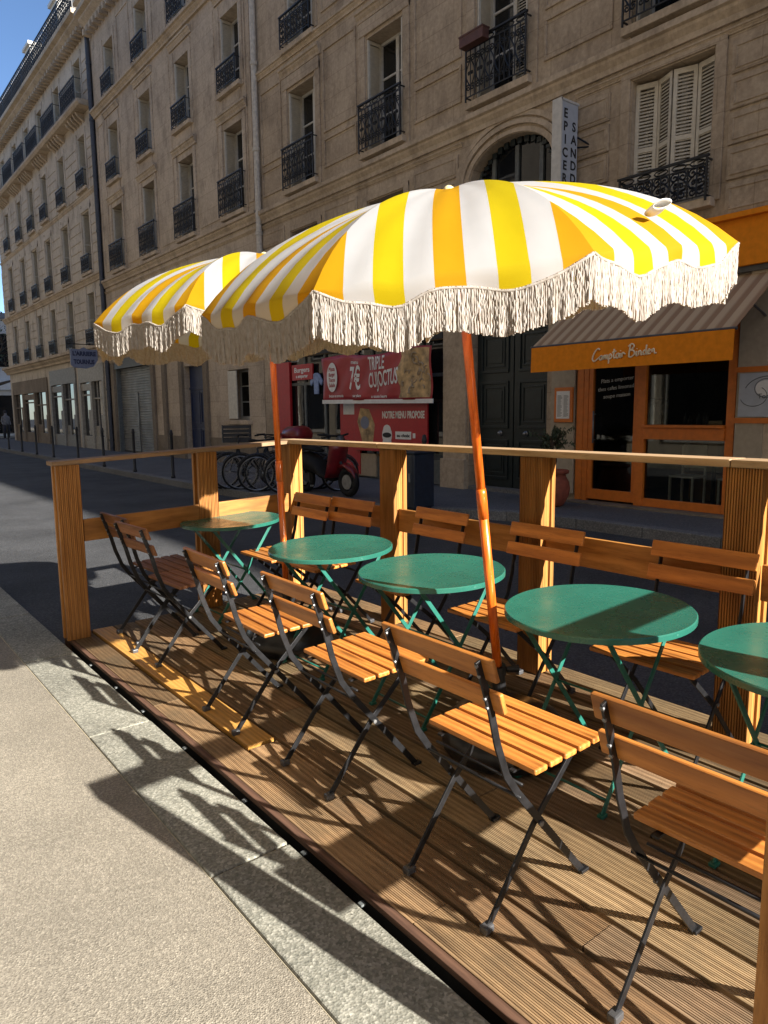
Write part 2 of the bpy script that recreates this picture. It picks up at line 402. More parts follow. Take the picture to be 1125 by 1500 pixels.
# ------------------------------------------------------------------ ground
RZ = -.14
g = MB(); g.add([(-400, -400, -.32), (400, -400, -.32), (400, 400, -.32), (-400, 400, -.32)], [(0, 1, 2, 3)]); struct('ground', g, 'road')
g = MB(); g.box(.9, 30, -60, 140, -.3, RZ); struct('road', g, 'road')
g = MB(); g.box(-2.6, .868, -60, 120, -.3, -.03); struct('near_pavement', g, 'pave')
g = MB()
y = -59.4
while y < 100:
    ln = R.uniform(1.1, 1.45) if not (1.5 < y < 4) else 1.3
    g.box(.872, 1.158, y, y + ln - .012, -.3, -.020 + R.uniform(-.003, .002)); y += ln
struct('granite_kerb', g, 'granite', bevel=.006)
g = MB(); g.box(.8685, 1.15, -59, 99, -.3, -.029); struct('mortar_bed', g, 'mortar')
KP = [(-60, 8.02), (5.9, 8.02), (7.0, 7.85), (9.4, 6.75), (11.0, 6.32), (14, 6.22), (23.5, 6.38), (29, 6.6), (50.5, 6.9)]
g = MB(); k = MB()
for (ya, xa), (yb, xb) in zip(KP, KP[1:]):
    g.add([(xa + .2, ya, -.004), (F + .6, ya, .004), (F + .6, yb, .004), (xb + .2, yb, -.004)], [(0, 1, 2, 3)])
    n = max(1, round(yb - ya))
    for i in range(n):
        t0, t1 = i / n, (i + 1) / n - .007 / max(1, yb - ya)
        p = [(xa + (xb - xa) * t, ya + (yb - ya) * t) for t in (t0, t1)]
        vs = []
        for z in (-.3, 0.002):
            for px, py in p: vs += [(px, py, z), (px + .2, py, z)]
        k.add(vs, [(0, 1, 3, 2), (4, 6, 7, 5), (0, 4, 5, 1), (2, 3, 7, 6), (0, 2, 6, 4), (1, 5, 7, 3)])
struct('far_pavement', g, 'far_pave'); struct('kerb', k, 'kerb', bevel=.012)

# ------------------------------------------------------------------ terrace deck
deck = thing('terrace_deck', 'low terrace deck of grooved brown boards beside the granite kerb, under the tables', 'deck')
DX1, DY0, DY1 = 2.99, .30, 4.93
d = MB(); W = .134; GAP = .012
nb = 13
for i in range(nb):
    xa = X0 + .03 + i * (W + GAP); ys = [DY0]
    off = (1.42, 2.1, 1.05, 2.9, 1.75, 3.3, 1.2, 2.5, 3.6, 1.9, 2.7, 1.4, 3.1)[i]
    ys += [v for v in (off, off + 2.0 + .4 * (i % 3)) if v < DY1 - .3] + [DY1]
    prof = [(0, -.024), (0, -.002)]
    ng = 17; pit = (W - .006) / ng
    if i != 1:
        for j in range(ng):
            x = .003 + j * pit
            prof += [(x, 0), (x + pit * .56, 0), (x + pit * .68, -.0021), (x + pit * .92, -.0021)]
        prof += [(W - .003, 0)]
    else:
        for j in range(ng):
            x = .003 + j * pit
            prof += [(x, 0), (x + pit * .6, 0), (x + pit * .7, -.0012), (x + pit * .9, -.0012)]
        prof += [(W - .003, 0)]
    prof += [(W, -.002), (W, -.024)]
    for a, b in zip(ys, ys[1:]):
        if i == 1 and b > 3.4 : a2, b2 = a, min(b, 2.68)
        else: a2, b2 = a, b
        if i == 1 and a >= 2.6: continue
        if b2 - a2 < .05: continue
        dz = R.uniform(-.0015, .0015)
        d.extr([(xa + x, deckz(xa) + z + dz) for x, z in prof], a2 + .002, b2 - .003)
d.build('decking', 'deck', deck)
nbm = MB(); xa = X0 + .03 + (W + GAP)
nbm.box(xa + .002, xa + W - .002, 2.70, DY1, deckz(xa) - .022, deckz(xa) + .004)
nb_o = nbm.build('replacement_board', 'deck_new', deck, bevel=.003); nb_o['label'] = 'smooth fresh yellow board let into the old deck'
e = MB(); e.box(X0 - .002, X0 + .027, DY0, DY1, -.021, -.0005); e.box(X0, DX1 + .1, DY1 + .002, DY1 + .03, -.13, .0)
build_each(e, 'edge_board', 'deck_edge', deck, bevel=.003)
e = MB(); e.box(X0 + .03, DX1 + .08, DY0 + .02, DY1 - .02, -.12, -.034)
e.build('underdeck_shade', 'rubber', deck)  # solid near-black block, shade of the hollow under the boards put into its colour
e = MB()
for yy in (4.32, 3.86, 3.45, 2.93, 2.36, 1.93, 1.6): e.box(X0 - .022, X0 - .0035, yy, yy + .022, -.034, -.026)
build_each(e, 'bracket', 'frame_grey', deck, bevel=.003)

# ------------------------------------------------------------------ railing round the deck
rail = thing('wooden_railing', 'timber railing with flat cap and mid board round three sides of the deck', 'railing', (X0, 4.83, 0))
XR = 2.955
def grooved(mb, u0, u1, z0, z1, at, th, axis, side):
    """board with shallow grooves on its outer face; axis 'x': board wide in x at y=at; axis 'y': wide in y at x=at"""
    n = 13; pit = (u1 - u0) / n; pr = []
    for j in range(n):
        a = u0 + j * pit
        pr += [(a + pit * .06, 0), (a + pit * .58, 0), (a + pit * .70, .007), (a + pit * .94, .007)]
    pr = [(u0, 0)] + pr + [(u1, .0), (u1, th), (u0, th)]
    k = len(pr); vs = []
    for z in (z0, z1):
        for u, dd in pr: vs.append((u, at + side * dd, z) if axis == 'x' else (at + side * dd, u, z))
    mb.add(vs, [(i, (i + 1) % k, (i + 1) % k + k, i + k) for i in range(k)] + [tuple(reversed(range(k))), tuple(range(k, 2 * k))])
def post(x, y, axis, top, hw=.073):
    p = MB(); z0 = deckz(x)
    if axis == 'x':      # wide in x, seen from -y
        grooved(p, x - hw, x + hw, z0, top, y - .055, .028, 'x', 1)
        p.box(x - hw * .6, x + hw * .6, y - .026, y + .026, z0, top - .002)
        p.box(x - hw, x + hw, y + .027, y + .055, z0, top - .001)
    else:
        grooved(p, y - .073, y + .073, z0, top, x - .055, .028, 'y', 1)
        p.box(x - .026, x + .026, y - .062, y + .062, z0, top - .002)
        p.box(x + .027, x + .055, y - .073, y + .073, z0, top - .001)
    p.build('post', 'rail_wood', rail, bevel=.003)
ZT0, ZT1 = 1.172, 1.252
def zt(x): return ZT0 + (ZT1 - ZT0) * (x - 1.15) / (2.95 - 1.15)
YB = lambda x: 4.85 + .03 * (x - 1.15)
for x in (1.245, 2.21): post(x, YB(x), 'x', zt(x) - .03)
post(XR, 4.90, 'y', zt(XR) - .03)
FY = (3.62, 2.42, 1.33)
for y in FY: post(XR, y, 'y', zt(XR) - .03)
post(XR, .42, 'y', zt(XR) - .03); post(2.21, .42, 'x', zt(2.21) - .03); post(1.242, .42, 'x', zt(1.3) - .03, .052)
def slab(mb, pts, w, z0, z1, th, axis):
    pass
t = MB()
for (xa, ya, xb, yb) in ((1.15, YB(1.15), XR + .07, YB(XR)), (1.19, .42, XR + .07, .42)):
    vs = []
    for x, y in ((xa, ya), (xb, yb)):
        for dy, dz in ((-.075, -.028), (.075, -.028), (.075, 0), (-.075, 0)): vs.append((x, y + dy, zt(x) + dz))
    t.add(vs, [(3, 2, 1, 0), (4, 5, 6, 7), (0, 1, 5, 4), (1, 2, 6, 5), (2, 3, 7, 6), (3, 0, 4, 7)])
build_each(t, 'top_rail', 'rail_cap_x_shaded', rail, bevel=.004)
t = MB(); z = zt(XR) + .002
for a, b in ((.50, 1.38), (1.384, 3.70), (3.704, 4.97)): t.box(XR - .07, XR + .072, a, b, z - .030, z + R.uniform(0, .003))
build_each(t, 'top_rail', 'rail_cap', rail, bevel=.004)
def midz(x): return .785 + .05 * (x - 1.2) / 1.75
t = MB()
for y0 in (4.80, .37):
    for xa, xb in ((1.322, 2.134), (2.286, XR - .06)):
        vs = []
        for x in (xa, xb):
            y = y0 + .03 * (x - 1.15)
            for dy, dz in ((0, -.145), (.026, -.145), (.026, 0), (0, 0)): vs.append((x, y + dy, midz(x) + dz - (.05 if y0 < 1 else 0)))
        t.add(vs, [(3, 2, 1, 0), (4, 5, 6, 7), (0, 1, 5, 4), (1, 2, 6, 5), (2, 3, 7, 6), (3, 0, 4, 7)])
build_each(t, 'mid_rail', 'rail_wood_x', rail, bevel=.004)
t = MB()
ed = [.42] + sorted(FY) + [4.90]
for a, b in zip(ed, ed[1:]): t.box(XR - .02, XR + .006, a + .075, b - .075, midz(XR) - .148, midz(XR))
build_each(t, 'mid_rail', 'rail_wood_y', rail, bevel=.004)

# ------------------------------------------------------------------ chairs
def make_chair():
    c = thing('bistro_chair', '', 'chair')
    s = MB()
    for i in range(5):
        x = .150 + i * .067
        s.box(x, x + .0545, -.222, .222, .437 - .003 * i * 0, .455)
    s.build('seat', 'slat', c, bevel=.005)
    for nm, (za, zb) in (('back_slat', (.755, .822)), ('back_slat', (.66, .722))):
        b = MB(); xa = .02 - (za - .66) * .3; xb = .02 - (zb - .66) * .3
        vs = []
        for y in (-.228, .228):
            for x, z in ((xa, za), (xa + .016, za + .003), (xb + .016, zb + .003), (xb, zb)): vs.append((x, y, z))
        b.add(vs, [(0, 1, 2, 3), (7, 6, 5, 4), (0, 4, 5, 1), (1, 5, 6, 2), (2, 6, 7, 3), (3, 7, 4, 0)])
        b.build(nm, 'slat', c, bevel=.005)
    for sy in (-1, 1):
        f = MB(); f.strip([(.412, .006), (.115, .385), (.07, .455), (.035, .56), (.013, .66), (-.012, .745), (-.034, .815)], sy * .186, .0235, .007)
        fo = f.build('back_frame', 'black_paint', c, bevel=.0015)
        q = MB(); q.box(.398, .436, sy * .186 - .013, sy * .186 + .013, 0, .012); q.build('foot', 'black_paint', fo, bevel=.003)
        f = MB(); f.strip([(.005, .012), (.205, .245), (.41, .428)], sy * .168, .022, .007)
        fo = f.build('leg', 'black_paint', c, bevel=.0015)
        q = MB(); q.box(-.016, .02, sy * .168 - .014, sy * .168 + .014, 0, .024); q.build('foot_cap', 'cap', fo, bevel=.005)
        b = MB()
        for z in (.772, .802, .676, .704):
            x = .008 - (z - .66) * .29 - .006
            b.lathe([(0, -.003), (.0055, -.002), (.0055, .003), (0, .004)], 8, (x, sy * .186, z), axis=(-1, 0, -.3))
        b.lathe([(0, -.004), (.008, -.003), (.008, .003), (0, .004)], 8, (.212, sy * .192, .253), axis=(0, sy, 0))
        b.build('rivets', 'steel', c)
    f = MB()
    f.tube([(.112, -.2, .378), (.112, .2, .378)], .005, 6); f.tube([(.145, -.178, .395), (.145, .178, .395)], .005, 6)
    f.tube([(.41, -.18, .425), (.41, .18, .425)], .005, 6); f.tube([(.375, -.178, .415), (.375, .178, .415)], .004, 6)
    build_each(f, 'crossbar', 'black_paint', c, smooth=True)
    f = MB()
    for sy in (-1, 1): f.bar((.13, sy * .15, .432), (.46, sy * .15, .432), .018, .006)
    f.build('seat_support', 'black_paint', c)
    return c
CH = [  # x of rear feet, y centre, rotation, label, group
 (1.375, .690, 0.01, 'nearest slatted chair, cut by the right edge, most of its seat in shadow', 'chairs along the pavement side'),
 (1.352, 1.425, 0.00, 'slatted wooden chair in front of the black drum foot of the nearer parasol', 'chairs along the pavement side'),
 (1.405, 2.285, -.02, 'slatted wooden chair just past the end of the fresh yellow deck board', 'chairs along the pavement side'),
 (1.385, 3.010, -.03, 'slatted wooden chair whose back feet stand on the fresh yellow deck board', 'chairs along the pavement side'),
 (1.430, 4.100, .05, 'darker slatted chair at the end railing, the nearer one of the shaded pair', 'pair of shaded chairs at the end of the deck'),
 (1.485, 4.560, .03, 'darker slatted chair against the end railing, half hidden behind its twin', 'pair of shaded chairs at the end of the deck'),
 (2.775, 4.30, PI, 'far side chair by the corner post beside the farther parasol pole, back to the road', 'chairs along the road side'),
 (2.82, 3.87, PI + .03, 'far side chair just left of the second road side post, back to the road', 'chairs along the road side'),
 (2.87, 3.05, PI - .03, 'far side chair behind the middle green table, midway between two posts', 'chairs along the road side'),
 (2.85, 2.26, PI, 'far side chair in front of the road side post right of the orange parasol pole', 'chairs along the road side'),
 (2.90, 1.475, PI + .02, 'far side chair with its seat showing under the large near green table', 'chairs along the road side'),
]
proto = make_chair()
for i, (x, y, r, lab, grp) in enumerate(CH):
    o = proto if i == 0 else dup(proto)
    place(o, x, y, r); tag(o, lab, 'chair', grp)
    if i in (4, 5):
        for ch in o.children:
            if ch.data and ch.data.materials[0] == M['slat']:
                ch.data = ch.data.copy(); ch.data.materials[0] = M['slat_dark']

# ------------------------------------------------------------------ tables
def make_table():
    t = thing('bistro_table', '', 'table')
    TH = .676
    b = MB(); b.lathe([(0, TH - .006), (.30, TH - .004), (.335, TH - .001), (.346, TH), (.350, TH - .004), (.350, TH - .022), (.344, TH - .024), (.340, TH - .012), (0, TH - .014)], 72)
    b.build('table_top', 'green', t, smooth=True).modifiers.new('es', 'EDGE_SPLIT').split_angle = .7
    for sy in (-1, 1):
        for sx in (-1, 1):
            b = MB(); y = sy * .19 + sx * .006
            b.bar((sx * .235, y, TH - .02), (-sx * .235, y, .008), .007, .020, (0, 1, 0) if 0 else (0, 0, 1))
            b.box(-sx * .235 - .016, -sx * .235 + .016, y - .012, y + .012, 0, .012)
            b.build('leg', 'green_leg', t, bevel=.0015)
        b = MB(); b.bar((-.25, sy * .205, TH - .022), (.25, sy * .205, TH - .022), .01, .02); b.build('top_bearer', 'black_paint', t)
    b = MB()
    for x, z in ((.205, .05), (-.205, .05), (0, .335), (.2, .63), (-.2, .63)): b.tube([(x, -.185, z), (x, .185, z)], .005, 6)
    build_each(b, 'crossbar', 'green_leg', t, smooth=True)
    return t
TB = [(2.33, .785, 'round green table cut by the right edge of the view, nearest the right hand railing', .0),
      (2.29, 1.555, 'largest looking round green table, sunlit with one dark corner of shadow', .02),
      (2.27, 2.47, 'round green table crossed by the thin shadow of the nearer orange parasol pole', -.02),
      (2.25, 3.29, 'round green table just right of the farther parasol pole, fully sunlit', .03),
      (2.30, 4.62, 'farthest round green table in the corner by the end railing, mostly shaded', .0)]
pt = make_table()
for i, (x, y, lab, r) in enumerate(TB):
    o = pt if i == 0 else dup(pt); place(o, x, y, r); tag(o, lab, 'table', 'round green bistro tables along the deck')

# ------------------------------------------------------------------ parasols
def frame3(n):
    a = Vector((n[0], n[1], 1)).normalized(); e1 = Vector((0, 1, 0)).cross(a).normalized(); return a, e1, a.cross(e1)
def make_umbrella(label, centre, nrm, phi, rad, ap, foot, seed, off=(0, 0, 0)):
    rr = random.Random(seed)
    u = thing('striped_parasol', label, 'parasol', foot, 'yellow and white fringed parasols')
    c = Vector(centre); a, e1, e2 = frame3(nrm)
    def P(r_, ang, h): return c + (e1 * math.cos(ang) + e2 * math.sin(ang)) * r_ + a * h
    hgt = lambda t: ap * (1 - .75 * t ** 1.9 - .25 * t ** 6)
    can = MB(); can.uv = []
    chord = 2 * rad * math.sin(PI / 8); NU, NV = 28, 16
    def edge_drop(q): return .034 * math.sin(PI * q) ** .6 + .030 * (1 - math.cos(4 * PI * q)) / 2
    rim = []
    for k in range(8):
        A0, A1 = phi + k * PI / 4, phi + (k + 1) * PI / 4
        rows = []
        for j in range(NV + 1):
            t = j / NV; row = []
            for i in range(NU + 1):
                q = i / NU
                p0, p1 = P(rad * t, A0, hgt(t)), P(rad * t, A1, hgt(t))
                p = p0.lerp(p1, q)
                sag = .022 * math.sin(PI * q) * math.sin(PI * min(1, t * 1.0)) * .8
                wr = (.003 * math.sin(9 * q * PI + k * 2.1 + 3 * t) + .0035 * math.sin(23 * q + 5 * t + k) * t * t + .003 * math.sin(31 * q * t - 9 * t + 1.7 * k)) * t * math.sin(PI * q) ** .5
                p = p - a * (sag + wr)
                s_ = (q - .5) * 2 * rad * t * math.sin(PI / 8)
                row.append(p); can.uv.append((s_ / chord * .999 + .5, t))
            rows.append(row)
        edge, prevr = rows[-1], rows[-2]; NE = 6; cur = list(edge)
        for e_ in range(1, NE + 1):
            fr = e_ / NE; nxt = []
            for i in range(NU + 1):
                q = i / NU; ang = A0 + (A1 - A0) * q
                tan = (edge[i] - prevr[i]).normalized(); out = (e1 * math.cos(ang) + e2 * math.sin(ang))
                d_ = tan.lerp(-a, min(1, .35 + fr)).normalized()
                nxt.append(cur[i] + d_ * (edge_drop(q) * 1.08 / NE) + out * (.006 * math.sin(5 * PI * q + k) * math.sin(PI * q) / NE)); can.uv.append(((q - .5) * .999 + .5, 1))
            rows.append(nxt); cur = nxt
        base = len(can.v); can.v += [tuple(p) for r_ in rows for p in r_]
        for j in range(len(rows) - 1):
            for i in range(NU):
                x = base + j * (NU + 1) + i
                can.f.append((x, x + 1, x + NU + 2, x + NU + 1)); can.m.append(0)
        rim.append(rows[-1])
    co = can.build('canopy', 'fabric', u, smooth=True)
    # macrame fringe
    fr = MB()
    down = (Vector((0, 0, -1)) * .8 - a * .2).normalized()
    for k in range(8):
        row = rim[k]; ns = 165
        for s_ in range(ns):
            q = (s_ + rr.uniform(.46, .54)) / ns; x = q * NU; i = min(NU - 1, int(x)); p = row[i].lerp(row[i + 1], x - i)
            ln = .112 + rr.uniform(-.0025, .0025) + .004 * math.sin(s_ * .13 + k); n = 10; pts = []; rs = []
            dx, dy = .003 * math.sin(s_ * .83 + k) + rr.gauss(0, .0008), .003 * math.cos(s_ * .61) + rr.gauss(0, .0008)
            for j in range(n + 1):
                tt = j / n
                pts.append(p + down * ln * tt + Vector((dx, dy, 0)) * tt + Vector((rr.gauss(0, .0008), rr.gauss(0, .0008), 0)))
                rs.append(.0027 + (.0009 if (j + s_) % 2 else 0))
            fr.tube(pts, rs, 4, cap=False)
        # heading braid
        fr.tube([p + Vector((0, 0, -.004)) for p in row], .0045, 5)
    fr.build('fringe', 'fringe', u, smooth=True)
    # ribs
    for k in range(8):
        A0 = phi + k * PI / 4; rb = MB()
        rb.tube([P(rad * t, A0, hgt(t) - .008) for t in (.03, .25, .5, .75, .9, 1.0)], .004, 5)
        ro = rb.build('rib', 'cap', u, smooth=True)
        st = MB(); st.tube([P(rad * .5, A0, hgt(.5) - .012), P(.02, A0, -.02)], .0035, 5); st.build('strut', 'cap', ro, smooth=True)
    pl = MB(); foot_v = Vector(foot); ax = (c + Vector(off) - foot_v); top = c + a * (ap - .01)
    mid = foot_v + ax * .60
    pl.tube([foot_v + ax * .17, mid], .019, 16); pl.build('pole', 'pole', u, smooth=True)
    pu = MB(); pu.tube([mid - ax.normalized() * .12, mid - ax.normalized() * .02, mid], [.021, .021, .019], 16); pu.tube([mid, c + Vector(off), top], .0175, 16)
    pu.build('upper_pole', 'pole', u, smooth=True)
    fn = MB(); fn.lathe([(0, -.02), (.018, -.02), (.022, -.008), (.019, .006), (.010, .013), (0, .016)], 16, top + a * .012, axis=a)
    fo = fn.build('finial', plain('lacquered knob', (.62, .52, .28), .35) if 'finmat' not in M else M['finmat'], u, smooth=True); M['finmat'] = fo.data.materials[0]
    sl = MB(); dirn = ax.normalized()
    sl.tube([foot_v + dirn * .05, foot_v + dirn * .37], .028, 16); sl.tube([foot_v + dirn * .345, foot_v + dirn * .385], .034, 16)
    sl.tube([foot_v + dirn * .365 + Vector((.03, -.02, 0)), foot_v + dirn * .365 + Vector((.075, -.045, 0))], [.012, .018], 8)
    sl.build('sleeve', 'black_paint', u)
    bs = MB(); bs.lathe([(0, .0), (.25, .0), (.268, .015), (.272, .05), (.262, .10), (.225, .15), (.15, .185), (.06, .195), (.045, .21), (0, .21)], 48, foot_v)
    bs.build('base', 'stand', u, smooth=True)
    return u, P, hgt
FOOT1 = (2.19, 1.94, deckz(2.19)); C1 = (1.872, 1.917, 1.912)
u1, P1, h1 = make_umbrella('nearer yellow and white striped parasol with long white fringe, leaning over the middle tables', C1, (-.162, -.019), 2.73, .912, .318, FOOT1, 3, (.012, -.010, 0))
u2, P2, h2 = make_umbrella('farther yellow and white striped parasol half hidden behind the nearer one', (2.011, 3.513, 1.961), (-.067, .016), -.131, .912, .342, (2.185, 3.70, deckz(2.2)), 5)
# fabric tie loop stitched on the nearer parasol
lp = MB(); A = 2.73 + 2.52 * PI / 4
q0 = P1(.79, A, h1(.88) + .004)
ring = []
for i in range(17):
    an = 2 * PI * i / 16
    ring.append((q0 + Vector((.017 * math.cos(an), -.016 * math.cos(an) - .010 * math.sin(an), .012 * math.sin(an) + .009)), an))
vs = []
for p, an in ring: vs += [p + Vector((-.012, -.020, .004)), p + Vector((.012, .020, -.004))]
lp.add(vs, [(2 * i, 2 * i + 1, 2 * i + 3, 2 * i + 2) for i in range(16)])
lo = lp.build('tie_strap', 'white_paint', u1, smooth=True); sm = lo.modifiers.new('thick', 'SOLIDIFY'); sm.thickness = .003

# ------------------------------------------------------------------ ironwork, windows
def spiral(cx, cy, r0, r1, a0, turns, n=14):
    return [(cx + (r0 + (r1 - r0) * i / n) * math.cos(a0 + turns * 2 * PI * i / n), cy + (r0 + (r1 - r0) * i / n) * math.sin(a0 + turns * 2 * PI * i / n)) for i in range(n + 1)]
def railing_mb(w, h, style=0, dense=True):
    """wrought iron balcony front, local y across, z up, x outwards negative; with short side returns"""
    b = MB(); d = .16; r = .013
    y0, y1 = -w / 2, w / 2
    b.box(-d - .022, -d + .022, y0 - .03, y1 + .03, h - .03, h)
    for z in (.05, h - .13): b.box(-d - .009, -d + .009, y0, y1, z - .009, z + .009)
    for y in (y0, y1):
        b.box(-d - .012, -d + .012, y - .012, y + .012, -.02, h)
        for z in (.05, h - .05): b.box(-d, .12, y - .01, y + .01, z - .01, z + .01)
    n = max(3, round(w / .24)); cw = w / n; k = 4
    for i in range(n):
        c = y0 + cw * (i + .5); hw = cw / 2
        if i: b.box(-d - .008, -d + .008, y0 + cw * i - .008, y0 + cw * i + .008, .05, h - .13)
        zt = h - .13; zb = .05; m = (zt + zb) / 2
        def T(p): b.tube([(-d, y, z) for y, z in p], r, k, cap=False)
        for sgn in (-1, 1):
            T([(c + sgn * (p[0] - c), p[1]) for p in spiral(c + hw * .45, m + (zt - m) * .62, hw * .08, hw * .5, 0, 1.35)])
            T([(c + sgn * (p[0] - c), p[1]) for p in spiral(c + hw * .45, m - (m - zb) * .62, hw * .08, hw * .5, PI, -1.35)])
            T([(c + sgn * hw * .92 * math.sin(PI * t), zb + (zt - zb) * (.2 + .6 * t)) for t in [j / 8 for j in range(9)]])
            if dense: T([(c + sgn * (p[0] - c), p[1]) for p in spiral(c + hw * .30, m, hw * .05, hw * .30, PI / 2, 1.2, 9)])
        if dense: T([(c, zb), (c, zt)])
        b.tube([(-d, c + hw * .8 * math.cos(a), h - .08 + .035 * math.sin(a)) for a in [2 * PI * j / 8 for j in range(8)]], r * .8, k, closed=True)
    return b
MESH = {}
def shared(key, mk, m, name, parent, loc, **kw):
    """first call builds the mesh at the local origin, later calls share it"""
    if key not in MESH:
        o = mk().build(name, m, None, **kw); MESH[key] = o; o.parent = parent; o.location = loc; return o
    o = MESH[key].copy(); o.name = name; COL.objects.link(o); o.parent = parent; o.location = loc; return o
def win_frame(W, H, D=.36):
    b = MB(); f = .055
    b.box(D, D + .07, -W / 2 + .002, -W / 2 + f, .002, H - .002); b.box(D, D + .07, W / 2 - f, W / 2 - .002, .002, H - .002)
    b.box(D, D + .07, -W / 2 + f, W / 2 - f, H - f, H - .002); b.box(D, D + .07, -W / 2 + f, W / 2 - f, .002, .10)
    b.box(D - .012, D + .06, -.045, .045, .10, H - f)
    for z in (H * .36, H * .68):
        b.box(D + .012, D + .05, -W / 2 + f, -.045, z - .018, z + .018); b.box(D + .012, D + .05, .045, W / 2 - f, z - .018, z + .018)
    return b
def louver(w, h, along='y'):
    b = MB(); b.box(0, .03, 0, .05, 0, h); b.box(0, .03, w - .05, w, 0, h); b.box(0, .03, .05, w - .05, 0, .07); b.box(0, .03, .05, w - .05, h - .07, h)
    b.box(0, .03, .05, w - .05, h * .5 - .03, h * .5 + .03)
    n = int((h - .14) / .045)
    for i in range(n):
        z = .08 + i * (h - .16) / n
        b.add([(.004, .05, z), (.028, .05, z + .03), (.028, w - .05, z + .03), (.004, w - .05, z), (.010, .05, z - .004), (.034, .05, z + .026), (.034, w - .05, z + .026), (.010, w - .05, z - .004)],
              [(0, 1, 2, 3), (7, 6, 5, 4), (0, 4, 5, 1), (2, 6, 7, 3), (0, 3, 7, 4), (1, 5, 6, 2)])
    if along == 'x':
        b.v = [(y, -x, z) for x, y, z in b.v]
    return b
WV = random.Random(21)
def window(root, y, z, W, H, rail=None, shutter=True, sill=True, rw=None, paint='frame_white'):
    loc = Vector((F, y, z)) - root.location
    f = shared(('wf', W, H, paint), lambda: win_frame(W, H), paint, 'window', root, loc)
    cur = 'glass_net' if WV.random() < .16 else 'glass'
    shared(('pane', W, H, cur), lambda: (lambda b: (b.box(.40, .415, -W / 2 + .05, W / 2 - .05, .09, H - .05), b)[1])(MB()), cur, 'pane', f, (0, 0, 0))
    if shutter:
        shared(('sh', W, H), lambda: louver(.35, H - .04, 'x'), 'shutter_white', 'shutter', f, (.005, W / 2 - .012, .02))
        shared(('sh', W, H), lambda: louver(.35, H - .04, 'x'), 'shutter_white', 'shutter', f, (.005, -W / 2 + .045, .02))
    if shutter and WV.random() < .32: shared(('half', W, H), lambda: louver(W / 2 - .05, H - .06), 'shutter_white', 'shutter', f, (.30, -W / 2 + .03, .03))
    if rail: shared(('rail', rw or W, rail), lambda: railing_mb(rw or W, rail), 'iron', 'balcony_railing', f, (0, 0, 0))
    if sill: shared(('sill', W), lambda: (lambda b: (b.box(-.14, .02, -W / 2 - .14, W / 2 + .14, -.13, -.015), b)[1])(MB()), 'stone_trim', 'sill', f, (0, 0, 0), bevel=.01)
    return f
def wall(mb, y0, y1, z0, z1, ops, depth=.45, x=F):
    ys = sorted({y0, y1, *[o[0] for o in ops], *[o[1] for o in ops]}); zs = sorted({z0, z1, *[o[2] for o in ops], *[o[3] for o in ops]})
    for a, b in zip(ys, ys[1:]):
        run = None
        for c, d in zip(zs, zs[1:]):
            if any(o[0] <= a and b <= o[1] and o[2] <= c and d <= o[3] for o in ops): continue
            mb.add([(x, a, c), (x, b, c), (x, b, d), (x, a, d)], [(0, 1, 2, 3)])
    for a, b, c, d in ops:
        X = x + depth
        mb.add([(x, a, c), (X, a, c), (X, a, d), (x, a, d)], [(0, 1, 2, 3)]); mb.add([(x, b, c), (X, b, c), (X, b, d), (x, b, d)], [(3, 2, 1, 0)])
        mb.add([(x, a, d), (X, a, d), (X, b, d), (x, b, d)], [(0, 1, 2, 3)]); mb.add([(x, a, c), (X, a, c), (X, b, c), (x, b, c)], [(3, 2, 1, 0)])
def mould(z, p, h):   # stepped moulding profile with its top at z
    return [(F + .01, z), (F - p, z), (F - p, z - h * .28), (F - p * .72, z - h * .36), (F - p * .72, z - h * .5), (F - p * .4, z - h * .75), (F - p * .34, z - h), (F + .01, z - h)]
def body(root, y0, y1, h, name='core'):
    b = MB(); b.box(F + .5, F + 11, y0, y1, -.2, h); return b.build(name, 'stone_dark', root)
def pipe(root, y, z0, z1, m, r=.055):
    b = MB(); b.tube([(F - .10, y, z0), (F - .10, y, z1)], r, 12)
    for z in [z0 + .4 + i * 2.05 for i in range(int((z1 - z0) / 2.05) + 1)]: b.tube([(F - .10, y, z), (F - .10, y, z + .09)], r + .018, 12)
    b.build('drainpipe', m, root, smooth=False)

# ---- building A : nearest facade ------------------------------------------------
HA = 15.0
YA0, YA1 = -46, 17.25  # run past the view added, roof height set, for its shadow on the street
A = thing('stone_building', 'brown limestone apartment building nearest on the right, with the arched entrance and the orange cafe', 'building', (F, 10, 0))
wa = MB(); ops = []
WY = [15.1, 12.0, 8.86, 5.75, 2.62, -.5]
for y in WY:
    ops += [(y - .57, y + .57, 6.84, 9.05), (y - .55, y + .55, 10.0, 12.1), (y - .55, y + .55, 13.1, 14.3)]
ops += [(11.42, 12.58, 4.55, 5.86), (14.52, 15.68, 4.55, 5.86)]       # low mezzanine windows
ops += [(5.12, 6.33, 4.25, 6.12), (1.9, 3.1, 4.25, 6.12)]             # shuttered window
ops += [(7.74, 9.56, 0, 6.10)]                                       # entrance
ops += [(10.25, 16.75, .0, 2.85)]                                    # red shop
ops += [(4.58, 7.12, .0, 2.95), (-3, 3.2, 0, 2.95)]                    # cafe
wall(wa, YA0, YA1, 0, HA, ops)
wa.build('wall', 'stone_a', A)
body(A, YA0, YA1, HA - .1)
